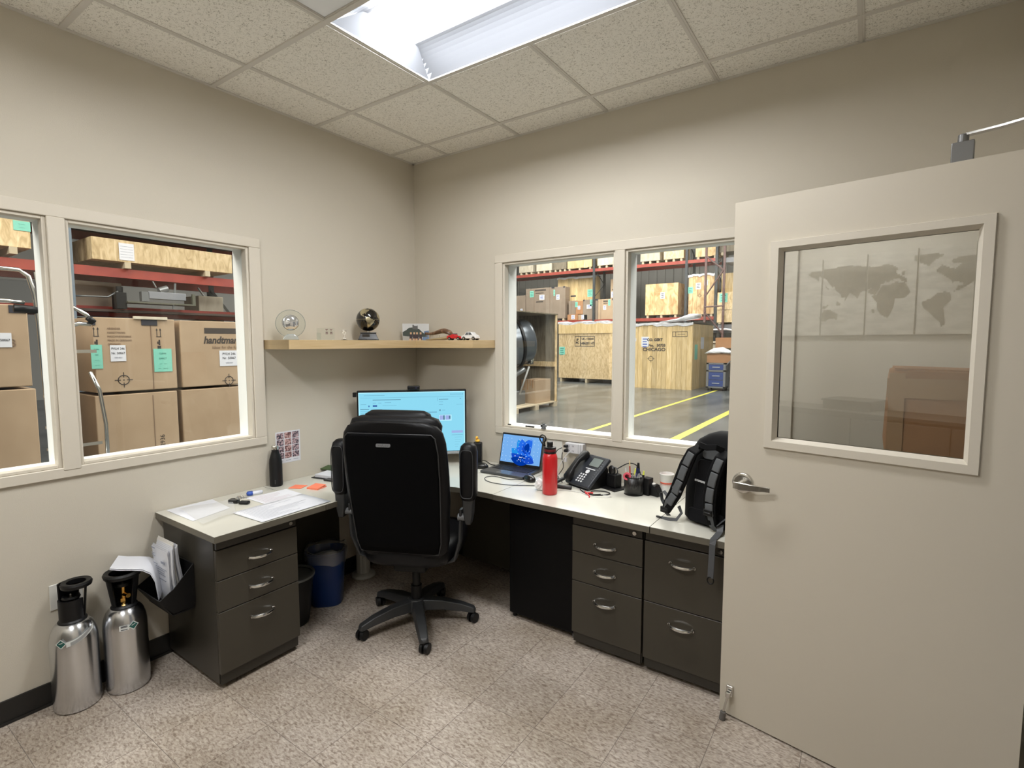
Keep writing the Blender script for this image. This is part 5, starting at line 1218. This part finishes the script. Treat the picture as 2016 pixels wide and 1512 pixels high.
crate('wooden_crate', 'whitish crate at the far left of the upper rack level', -11.54, -10.74, R_Y0 := 18.66, 19.5, LT, 5.45, PALE, group=g)
crate('wooden_crate', 'second whitish crate from the left on the upper rack level', -10.54, -9.69, 18.66, 19.5, LT, 5.45, PALE, group=g)
crate('wooden_crate', 'brown crate with dark side blocks on the upper rack level', -9.60, -8.90, 18.66, 19.5, LT, 5.50, PLYD, group=g)
crate('wooden_crate', 'long yellow pine crate on the upper rack level beside the upright', -8.85, -7.60, 18.66, 19.5, LT, 5.55, PINE, boards=6, group=g)
crate('wooden_crate', 'whitish crate on the upper rack level just left of the window mullion', -7.33, -6.46, 18.66, 19.5, LT, 5.48, PALE, group=g)
crate('wooden_crate', 'grey-white crate on the upper rack level just right of the window mullion', -5.33, -4.49, 18.66, 19.5, LT, 5.45, PALE, group=g)
crate('wooden_crate', 'mottled plywood crate on the upper rack level above the knotty crate', -4.33, -3.51, 18.66, 19.5, LT, 5.50, PLY, group=g)
crate('wooden_crate', 'reddish boarded crate on the upper rack level behind the end frame', -3.04, -2.19, 18.66, 19.5, LT, 5.60, OSB, boards=4, group=g)
crate('wooden_crate', 'large brown crate at the upper right of the warehouse view', -2.15, -.9, 18.75, 19.7, LT+.1, 6.0, PLYD, group=g)
P1 = crate('wooden_crate', 'wide crate of upright yellow boards behind the cartons on the middle rack level', -9.62, -7.62, 19.13, 19.62, LB, 4.62, PINE, boards=11, wrap=True)
label_y(P1, .72, 0, 1.25, .28, .34, GREEN, 3, GREEND); part('handle_slot', MB().box(-.30, -.02, -.004, 0, 1.12, 1.19), INK, P1)
K1 = crate('wooden_crate', 'square knotty plywood crate with a white label on the middle rack level', -5.08, -3.70, 18.66, 19.6, LB, 4.02, OSB, run=3)
label_y(K1, .05, 0, .92, .19, .27, PAPER, 3); part('edge_board', MB().box(-.45, -.30, -.012, 0, .12, 1.41), OSB, K1)
K2 = crate('wooden_crate', 'tall narrow orange-brown crate under white wrap on the middle rack level', -3.28, -2.28, 18.66, 19.5, LB, 4.26, OSB, boards=6, wrap=True)
label_y(K2, -.42, 0, 1.07, .20, .26, GREEN, 3, GREEND); label_y(K2, -.12, 0, 1.22, .20, .26, PAPER, 3); label_y(K2, .18, 0, 1.33, .15, .20, PAPER, 3); target_mark(K2, (-.06, -.004, .84), .09, 'y')
K3 = crate('wooden_crate', 'pale tall boarded crate at the right edge behind the rack frame', -2.10, -1.10, 19.0, 19.9, 2.3, 4.30, PINE, boards=5, run=0)
K4 = crate('wooden_crate', 'greenish lidded crate with a mint label in front of the pale crate', -2.08, -1.20, 18.35, 18.95, 2.285, 3.50, PLY, run=2, rh=.06)
label_y(K4, -.22, 0, 1.0, .30, .34, GREEN, 3, GREEND); part('batten', MB().box(-.44, .44, -.02, 0, .55, .62), PLY, K4)
def carton(label, x0, x1, y0, y1, z0, z1, m, marks=(), group=None, cat='box'):
    t = thing('cardboard_box', label, cat, ((x0+x1)/2, y0, z0), group=group); w = (x1-x0)/2; h = z1-z0
    part('box_body', MB().box(-w, w, 0, y1-y0, 0, h), m, t, bevel=.01)
    for k in marks:
        kind, u, v, a, b = k; x, z = -w+2*w*u, h*v
        if kind == 'ink': part('printed_bar', MB().box(x-a/2, x+a/2, -.004, 0, z-b/2, z+b/2), CINK, t)
        elif kind == 'seam': part('seam', MB().box(x-.008, x+.008, -.003, .0, 0, h), CINK2, t)
        elif kind == 'strap': part('black_corner', MB().box(x-a/2, x+a/2, -.008, .05, h-.06, h+.01), INK, t)
        else: label_y(t, x, 0, z, a, b, GREEN if kind == 'mint' else PAPER, 3, GREEND if kind == 'mint' else MATS['roller_blue'])
    return t
C1 = carton('largest grey-brown carton on the middle rack level, with a mint label', -11.15, -8.95, 18.66, 19.1, LB+.10, 4.19, CARDG, (('mint', .16, .82, .22, .30), ('paper', .42, .70, .28, .24), ('ink', .38, .93, .62, .07), ('ink', .36, .84, .45, .03), ('ink', .36, .56, .40, .05), ('seam', .22, 0, 0, 0), ('seam', .62, 0, 0, 0), ('paper', .82, .68, .18, .24), ('mint', .73, .82, .08, .28), ('strap', .70, 0, .16, 0), ('strap', .97, 0, .08, 0)))
runners(C1, (-1.0, 0, 1.0), 0, .45, -.10, 0)
carton('small dark carton at the left edge of the middle rack level', -11.75, -11.18, 18.66, 19.1, LB, 3.89, CARDG, (('paper', .6, .45, .13, .12),))
carton('grey carton stack between the large carton and the tall ones', -8.82, -8.42, 18.75, 19.1, LB+.27, 3.51, CARDG, (('seam', .35, 0, 0, 0),))
carton('dark brown carton between the large carton and the tall ones', -8.42, -8.04, 18.70, 19.1, LB+.27, 3.48, CARDB, (('paper', .45, .50, .13, .17), ('mint', .1, .75, .12, .24)))
carton('small reddish-brown carton with a white label at the rack edge', -8.83, -8.29, 18.66, 19.1, LB, 2.87, CARDB, (('paper', .55, .55, .18, .2),))
carton('small tan wooden-edged carton with a white label at the rack edge', -8.27, -7.80, 18.66, 19.1, LB, 2.85, CARD, (('paper', .5, .55, .13, .2),))
carton('tall pinkish-grey carton with mint and white labels', -8.02, -7.30, 18.66, 19.1, LB, 3.52, CARDG, (('mint', .62, .83, .20, .30), ('paper', .42, .65, .24, .18), ('strap', .95, 0, .12, 0), ('strap', .05, 0, .06, 0)))
carton('tall brown carton with a black bar and mint label right of the pinkish one', -7.28, -6.55, 18.66, 19.1, LB, 3.50, CARD, (('ink', .5, .90, .22, .05), ('ink', .5, .80, .2, .03), ('mint', .75, .82, .10, .26), ('paper', .45, .58, .14, .2), ('seam', .2, 0, 0, 0), ('strap', .96, 0, .06, 0)))
carton('tan carton with a white label beside the window mullion', -6.90, -6.0, 19.15, 19.62, LB, 4.42, CARD, (('paper', .16, .62, .22, .26), ('ink', .25, .74, .3, .04)))
carton('long flat box on the low shelf at the right edge', -2.35, -1.2, 18.3, 19.1, .95, 1.55, PALE)
carton('brown box at the right edge above the tool cart', -2.0, -1.2, 17.9, 18.2, 1.35, 1.75, CARDB)
t = thing('low_shelving', 'dark low shelving with rods at the right edge of the warehouse view', 'shelving', (-2.5, 18.25, 0))
for z in (.85, 1.62, 2.0): part('shelf_board', MB().box(.05, 1.6, 0, 1.0, z-.06, z), DARKS if z > 1.7 else PALE, t)
for x in (.08, 1.55): part('post', MB().box(x-.03, x+.03, 0, .06, 0, 2.02), DARKS, t)
part('wrapped_rod', MB().tube([(.1, -.05, 2.05), (.8, -.05, 2.08), (1.2, -.05, 2.0)], .035, 8), WRAP, t, smooth=True)

# open machine crate near the office
t = thing('open_crate', 'open-sided plywood crate standing on a pallet with a grey machine inside', 'crate', (-3.47, 6.45, 0))
for y in (.0, .85, 1.72): part('pallet_block', MB().box(-.16, 0, y, y+.14, 0, .10).box(-1.7, -1.54, y, y+.14, 0, .10).box(-.95, -.8, y, y+.14, 0, .10), PALLET, t)
for k in range(8): part('pallet_board', MB().box(-1.72+.216*k, -1.72+.216*k+.19, -.04, 1.92, .10, .125), PALLET, t)
part('far_panel', MB().box(-1.72, -.005, 1.84, 1.86, .125, 2.25), PLYD, t); part('back_panel', MB().box(-1.74, -1.72, -.0, 1.86, .125, 2.25), PLYD, t)
part('roof_panel', MB().box(-1.74, .0, -.02, 1.88, 2.25, 2.275), PLYD, t); part('near_panel', MB().box(-1.72, -.35, -.0, .02, .125, 2.25), PLYD, t)
part('cross_batten', MB().box(-1.72, -.03, 1.79, 1.84, .98, 1.10), PLY, t)
part('corner_post', MB().box(-.05, -.003, 1.81, 1.84, .125, 2.25), PLY, t)
t = thing('tumbler_machine', 'round grey drum machine tilted inside the open crate', 'machine', (-4.05, 7.02, .125))
Q = Vector((.50, .80, .12)).to_track_quat('Z', 'Y')
q = MB(); q.lathe([(.10, -.62), (.34, -.55), (.50, -.38), (.56, -.15), (.56, .12), (.53, .14)], (0, 0, 1.42), 40, Q)
part('drum', q, DRUM, t, smooth='auto')
q = MB(); q.lathe([(.53, .14), (.58, .15), (.58, .20), (.53, .21), (.53, .21)], (0, 0, 1.42), 40, Q); part('clamp_ring', q, BLACKP, t, smooth='auto')
q = MB(); q.lathe([(.53, .21), (.53, .42), (.49, .50), (.38, .56), (.0, .58)], (0, 0, 1.42), 40, Q); part('drum_lid', q, DRUM, t, smooth='auto')
part('latch', MB().box(.42, .50, .18, .30, .95, 1.05).cyl((.46, .2, .95), (.52, .26, 1.08), .03, n=10), CHROME, t)
part('yoke', MB().tube([(.40, .1, .85), (.10, .0, .65), (-.1, -.05, .3)], .06, 8), STEELG, t, smooth=True)
part('strut', MB().tube([(.48, .15, .90), (.28, .05, .25)], .022, 8), mat('strut_light', (.40, .40, .38), .4), t, smooth=True)
part('machine_base', MB().box(-.45, .25, -.45, .35, 0, .32), STEELG, t, bevel=.02)
part('column', MB().box(-.25, .05, -.2, .15, .3, 1.2), STEELG, t, bevel=.02)
t = thing('cardboard_box', 'taped brown carton on the pallet inside the open crate', 'box', (-3.60, 7.50, .126), radians(-2))
part('box_body', MB().box(-.42, 0, .0, .66, 0, .56), CARD, t, bevel=.006)
for k in range(5): part('tape', MB().box(-.40+.075*k, -.365+.075*k, -.003, .20, .42-.05*(k % 3), .563), TAPE, t)

# ------------------------------------------------------------------ view through the left window
def wcart(label, x, y0, y1, z0, z1, m=CARD, d=.8):
    t = thing('cardboard_box', label, 'box', (x, (y0+y1)/2, z0)); w = (y1-y0)/2
    part('box_body', MB().box(-d, 0, -w, w, 0, z1-z0), m, t, bevel=.008)
    return t
pal = thing('pallet', 'wooden pallet under the tall stack of cartons', 'pallet', (-4.0, 0, 0))
for k in range(7): part('pallet_board', MB().box(-.8+.115*k, -.8+.115*k+.10, -.86, 1.1, .12, .145), PALLET, pal)
for y in (-.8, .1, 1.0): part('pallet_runner', MB().box(-.8, 0, y-.05, y+.05, 0, .12), PALLET, pal)
UL = wcart('upper left tall carton with mint and white labels and hand holes', -4.0, -.83, -.030, 1.03, 1.85)
UR = wcart('upper right tall carton with a black bar and a printed company name', -4.0, .028, .85, 1.03, 1.845)
LL = wcart('lower left carton below the one with mint labels', -4.0, -.85, -.040, .146, .998)
LR = wcart('lower right carton below the one with the black bar', -4.0, .012, .85, .146, .998)
X = .002
for c in (UL, LL): part('flap_edge', MB().box(0, .004, .142, .150, 0, .82), CINK2, c)
part('hand_hole', MB().box(0, .006, .055, .215, .745, .815), INK, UL); part('hand_hole', MB().box(0, .006, -.43, -.375, .735, .80), INK, UL)
part('torn_flap', MB().box(-.02, .02, -.02, .32, .812, .845), PALE, UL, bevel=.004)
label_x(UL, X, -.185, .43, .145, .18, PAPER, (('PVLH 246', .034, .05, INK), ('Nr. 50067', .034, .0, INK), ('CHICAGO', .018, -.05, INKG)))
label_x(UL, X, -.38, .395, .10, .26, GREEN, (('CLEAN', .016, .08, GREEND), ('DRY', .016, .02, GREEND), ('— —', .02, -.04, GREEND), ('— —', .02, -.09, GREEND)))
label_x(UL, X, .255, .34, .19, .27, GREEN, (('CLEAN', .026, .08, GREEND), ('DIRECT', .026, .02, GREEND), ('—   —', .03, -.04, GREEND), ('—   ——', .03, -.095, GREEND)))
for j, s_ in enumerate(('ABSENDER', 'HANDTMANN', 'MASCHINENFABRIK', 'MADE IN GERMANY', 'GERMANY')): text(s_, .032, (X, -.275, .70-.043*j), FX, CINK2, UL, name='printed_text', align='LEFT', sx=.8)
def arrows(t, y, z, s=1):
    q = MB()
    for d in (-.018, .018):
        q.box(0, X, y+d*s-.003, y+d*s+.003, z, z+.075*s); q.prism([(y+d*s-.010, z+.07*s), (y+d*s+.010, z+.07*s), (y+d*s, z+.095*s)], 0, X, Matrix(((0, 0, 1, 0), (1, 0, 0, 0), (0, 1, 0, 0), (0, 0, 0, 1))))
    q.box(0, X, y-.026*s, y+.026*s, z-.008, z)
    q.box(0, X, y-.018, y+.018, z-.15, z-.11); q.box(0, X, y-.004, y+.012, z-.10, z-.04); q.box(0, X, y-.018, y-.006, z-.09, z-.06)
    part('handling_marks', q, CINK, t)
arrows(UL, -.375, .62); arrows(UL, .225, .62)
target_mark(UL, (.001, -.145, .13), .085, 'x'); target_mark(UR, (.001, .145, .055), .085, 'x')
part('printed_bar', MB().box(0, X, -.135, .40, .662, .732), CINK, UR)
text('handtmann', .125, (X, -.150, .575), FX, CINK, UR, name='company_name', align='LEFT', sx=.86, shear=.25, bold=.004)
text('Ideas for the future', .055, (X, -.05, .485), FX, CINK2, UR, name='company_slogan', align='LEFT', sx=.9, shear=.15)
label_x(UR, X, .155, .345, .24, .20, PAPER, (('PVLH 246', .045, .055, INK), ('Nr. 50067', .045, .0, INK), ('CHICAGO', .022, -.06, INKG)))
text('A2936', .07, (X, .225, .25), (0, pi/2, 0) if False else (pi/2, -pi/2, pi/2), CINK, LL, name='printed_number')
GU = wcart('large carton with a white label in the leftmost pane, upper', -3.6, -2.25, -1.435, 1.17, 1.925); label_x(GU, X, .24, .43, .09, .13, PAPER, (('50067', .03, 0, INK),))
text('~ 323', .10, (X, .20, .40), FX, CINK2, GU, name='pen_scrawl')
part('hand_hole', MB().box(0, .006, .28, .40, .68, .75), INK, GU)
GL = wcart('large carton in the leftmost pane, lower', -3.6, -2.27, -1.415, .146, 1.145)
pal = thing('pallet', 'wooden pallet under the cartons of the leftmost pane', 'pallet', (-3.6, -1.85, 0))
for k in range(7): part('pallet_board', MB().box(-.8+.115*k, -.8+.115*k+.10, -.43, .44, .12, .145), PALLET, pal)
for y in (-.38, 0, .38): part('pallet_runner', MB().box(-.8, 0, y-.05, y+.05, 0, .12), PALLET, pal)
# rack behind
R2 = thing('pallet_rack', 'red beamed pallet rack with a blue-grey perforated upright, outside the left window', 'rack', (-5.4, 0, 0))
for y0, y1 in ((-3.4, -.665), (-.575, 3.0)):
    for z, h in ((1.96, .11), (2.44, .12), (3.05, .14)):
        for x in (0, -1.1): part('beam', MB().box(x-.03, x+.03, y0, y1, z, z+h) if not (z == 1.96 and x == 0) else MB().box(x-.35, x-.30, y0, y1, z-.02, z+h), RED, R2)
for y, m in ((-.62, BLUEP), (1.59, DARKS), (3.0, DARKS), (-3.4, BLUEP)):
    for x in (0, -1.1):
        u = part('upright', MB().box(x-.04, x+.04, y-.042, y+.042, 0, 5), m, R2)
        if x == 0 and y == -.62:
            q = MB()
            for k in range(60): q.box(x+.040, x+.042, y-.016, y+.010, .5+k*.07, .530+k*.07)
            part('slot_holes', q, INK, u)
    q = MB()
    for k in range(3): q.tube([(0, y, .5+k*1.2), (-1.1, y, 1.3+k*1.2)], .022, 5)
    part('bracing', q, STEELG, R2)
part('diagonal_strut', MB().tube([(-.9, 1.30, 2.48), (-.75, 1.66, 1.85)], .018, 6), mat('strut_steel', (.35, .34, .32), .4, .5), R2)
part('shelf_deck', MB().box(-1.1, -.06, -3.4, 3.0, 1.99, 2.02), mat('deck_brown', (.06, .04, .03), .7), R2)
part('shelf_deck', MB().box(-1.1, -.06, -3.4, 3.0, 3.17, 3.2), MATS['deck_brown'], R2)
def xcrate(label, x, y0, y1, z0, z1, m, d=1.0, blocks=()):
    t = thing('wooden_crate', label, 'crate', (x+.06, (y0+y1)/2, z0)); w = (y1-y0)/2; h = z1-z0
    part('crate_body', MB().box(-d, 0, -w, w, .08, h), m, t, bevel=.004)
    for y in blocks: part('runner', MB().box(-d, .01, y-.035, y+.035, 0, .08), PALLET, t)
    return t
KC = xcrate('long low plywood crate with a white label on the red beam', -5.36, -.40, 1.36, 2.562, 2.925, PLY, blocks=(-.50, .51))
label_x(KC, X, -.505, .215, .17, .22, PAPER, tuple((('——— ——', .03, .07-.035*k, INKG)) for k in range(5)))
KD = xcrate('plywood crate with a mint label in the leftmost pane', -5.36, -2.1, -.98, 2.60, 3.02, PLY, blocks=(-.4, .4))
label_x(KD, X, .49, .33, .15, .11, GREEN, (('— ——', .02, .02, GREEND), ('———', .02, -.02, GREEND)))
for k, (y0, y1, z0, z1, m, lb, x) in enumerate(((-.55, .05, 2.03, 2.40, CARDG, 'shrink-wrapped brown load on the lower rack level, left', -5.75), (-.45, .02, 1.45, 1.92, CARDB, 'dark carton below the lower red beam', -5.9), (.25, 1.0, 1.40, 1.90, CARDB, 'dark reddish carton below the lower rack level', -5.9), (1.10, 1.50, 1.10, 1.94, CARDG, 'grey carton beyond the dark upright', -5.9), (1.12, 1.50, 2.03, 2.32, PALE, 'pale box on the lower rack level beyond the upright', -5.9))):
    wcart(lb, x, y0, y1, z0, z1, m, .5)
# machine parts on the lower rack level
t = thing('machine_arm', 'grey steel machine arm lying on the lower rack level', 'machine part', (-5.35, .42, 2.085))
part('arm_channel', MB().box(-.10, 0, -.20, .28, .10, .20), mat('machined_steel', (.30, .31, .33), .4, .6), t, bevel=.004)
part('motor_can', MB().cyl((-.05, -.05, .22), (-.05, .06, .26), .045, n=16), STEELG, t, smooth='auto')
part('bracket', MB().box(-.08, 0, -.28, -.19, .06, .19).tube([(0, -.1, .26), (0, -.14, .34)], .008, 6).tube([(-.04, .15, .2), (-.04, .16, .34)], .015, 6), STEELG, t)
part('tray', MB().box(-.25, .02, -.45, .40, .03, .05).box(-.02, .02, .36, .40, .05, .2), mat('olive_tray', (.10, .10, .07), .5), t)
part('tray_foot', MB().box(-.02, .0, .10, .12, -.03, .03), STEELG, t)
t = thing('cable_reel', 'dark cable clamp with a rod in front of the brown load', 'machine part', (-5.45, -.12, 2.03))
part('clamp', MB().box(-.1, .06, -.02, .10, .0, .22).cyl((0, .04, .22), (0, .04, .30), .04, n=12), BLACKP, t, bevel=.006); part('rod', MB().tube([(.02, -.50, .14), (.02, -.10, .15), (.02, .03, .24)], .012, 6), STEELG, t, smooth=True)

# aluminium hand trucks in front of the cartons
ALT = mat('tube_aluminium', (.62, .62, .60), .22, 1.0)
t = thing('hand_truck', 'aluminium hand truck with curved tubes left of the labelled cartons', 'hand truck', (-3.2, -1.15, 0))
part('side_tube', MB().tube([(0, .04, 1.30), (.02, .10, 1.12), (.03, .13, .8), (.03, .13, .10)], .017, 8), ALT, t, smooth=True)
part('side_tube', MB().tube([(-.02, -.21, 1.8), (0, -.21, .10)], .017, 8), ALT, t, smooth=True)
part('top_handle', MB().tube([(0, -.21, 1.83), (0, -.18, 1.885), (0, -.05, 1.90), (0, .04, 1.84), (0, .08, 1.78)], .019, 8), ALT, t, smooth=True)
part('second_handle', MB().tube([(0, -.21, 1.64), (0, -.16, 1.70), (0, -.02, 1.755), (0, .07, 1.75)], .019, 8), ALT, t, smooth=True)
part('grip', MB().tube([(0, .05, 1.815), (0, .095, 1.765)], .028, 8), BLACKP, t, smooth=True)
for z in (1.50, .62, .35): part('cross_bar', MB().box(-.01, .01, -.21, .10, z-.02, z+.01), ALT, t)
part('toe_plate', MB().box(0, .20, -.21, .15, .0, .012), ALT, t); part('wheel', MB().cyl((-.05, -.24, .11), (-.05, -.19, .11), .11, n=20), BLACKP, t, smooth='auto'); part('wheel', MB().cyl((-.05, .12, .11), (-.05, .18, .11), .11, n=20), BLACKP, t, smooth='auto')
t = thing('hand_truck', 'tall aluminium hand truck with drilled uprights in the leftmost pane', 'hand truck', (-3.15, -1.55, 0))
part('side_tube', MB().tube([(0, -.65, 2.20), (0, -.02, 2.20), (0, .04, 2.15), (0, .07, 2.0), (0, .085, 1.75), (0, .11, .6), (0, .12, .06)], .018, 8), ALT, t, smooth=True)
part('side_rail', MB().strip([(.02, .085, 2.19), (.02, .11, 1.9), (.02, .14, 1.4), (.02, .16, .8), (.02, .17, .06)], .030, .02, (0, 1, 0)), ALT, t)
q = MB()
for k in range(7): q.cyl((.031, .095+.012*k, 2.10-.09*k), (.033, .095+.012*k, 2.10-.09*k), .007, n=8)
part('rail_holes', q, INK, t)
part('lower_handle', MB().tube([(0, -.65, 1.92), (0, -.1, 1.93), (0, -.0, 1.92)], .018, 8), ALT, t, smooth=True)
part('grip', MB().tube([(0, -.07, 1.87), (0, .08, 1.86)], .035, 8), BLACKP, t, smooth=True)
for z in (1.50, 1.38, 1.10, .82, .62): part('cross_bar', MB().box(-.01, .01, .08, .16, z-.012, z+.012), ALT, t)
part('toe_plate', MB().box(0, .20, -.55, .18, .0, .012), ALT, t)

for o in bpy.data.objects:
    if o.parent is not None and o.name.split('.')[0] in ('printed_lines', 'slots', 'sockets', 'label_print', 'captions', 'rail_holes', 'slot_holes', 'teeth', 'handling_marks', 'line_keys', 'land_print', 'logo_print', 'engraved_figures', 'print_image', 'stencil_frame', 'bracing', 'car_windows', 'badge_mark'): o['kind'] = 'stuff'
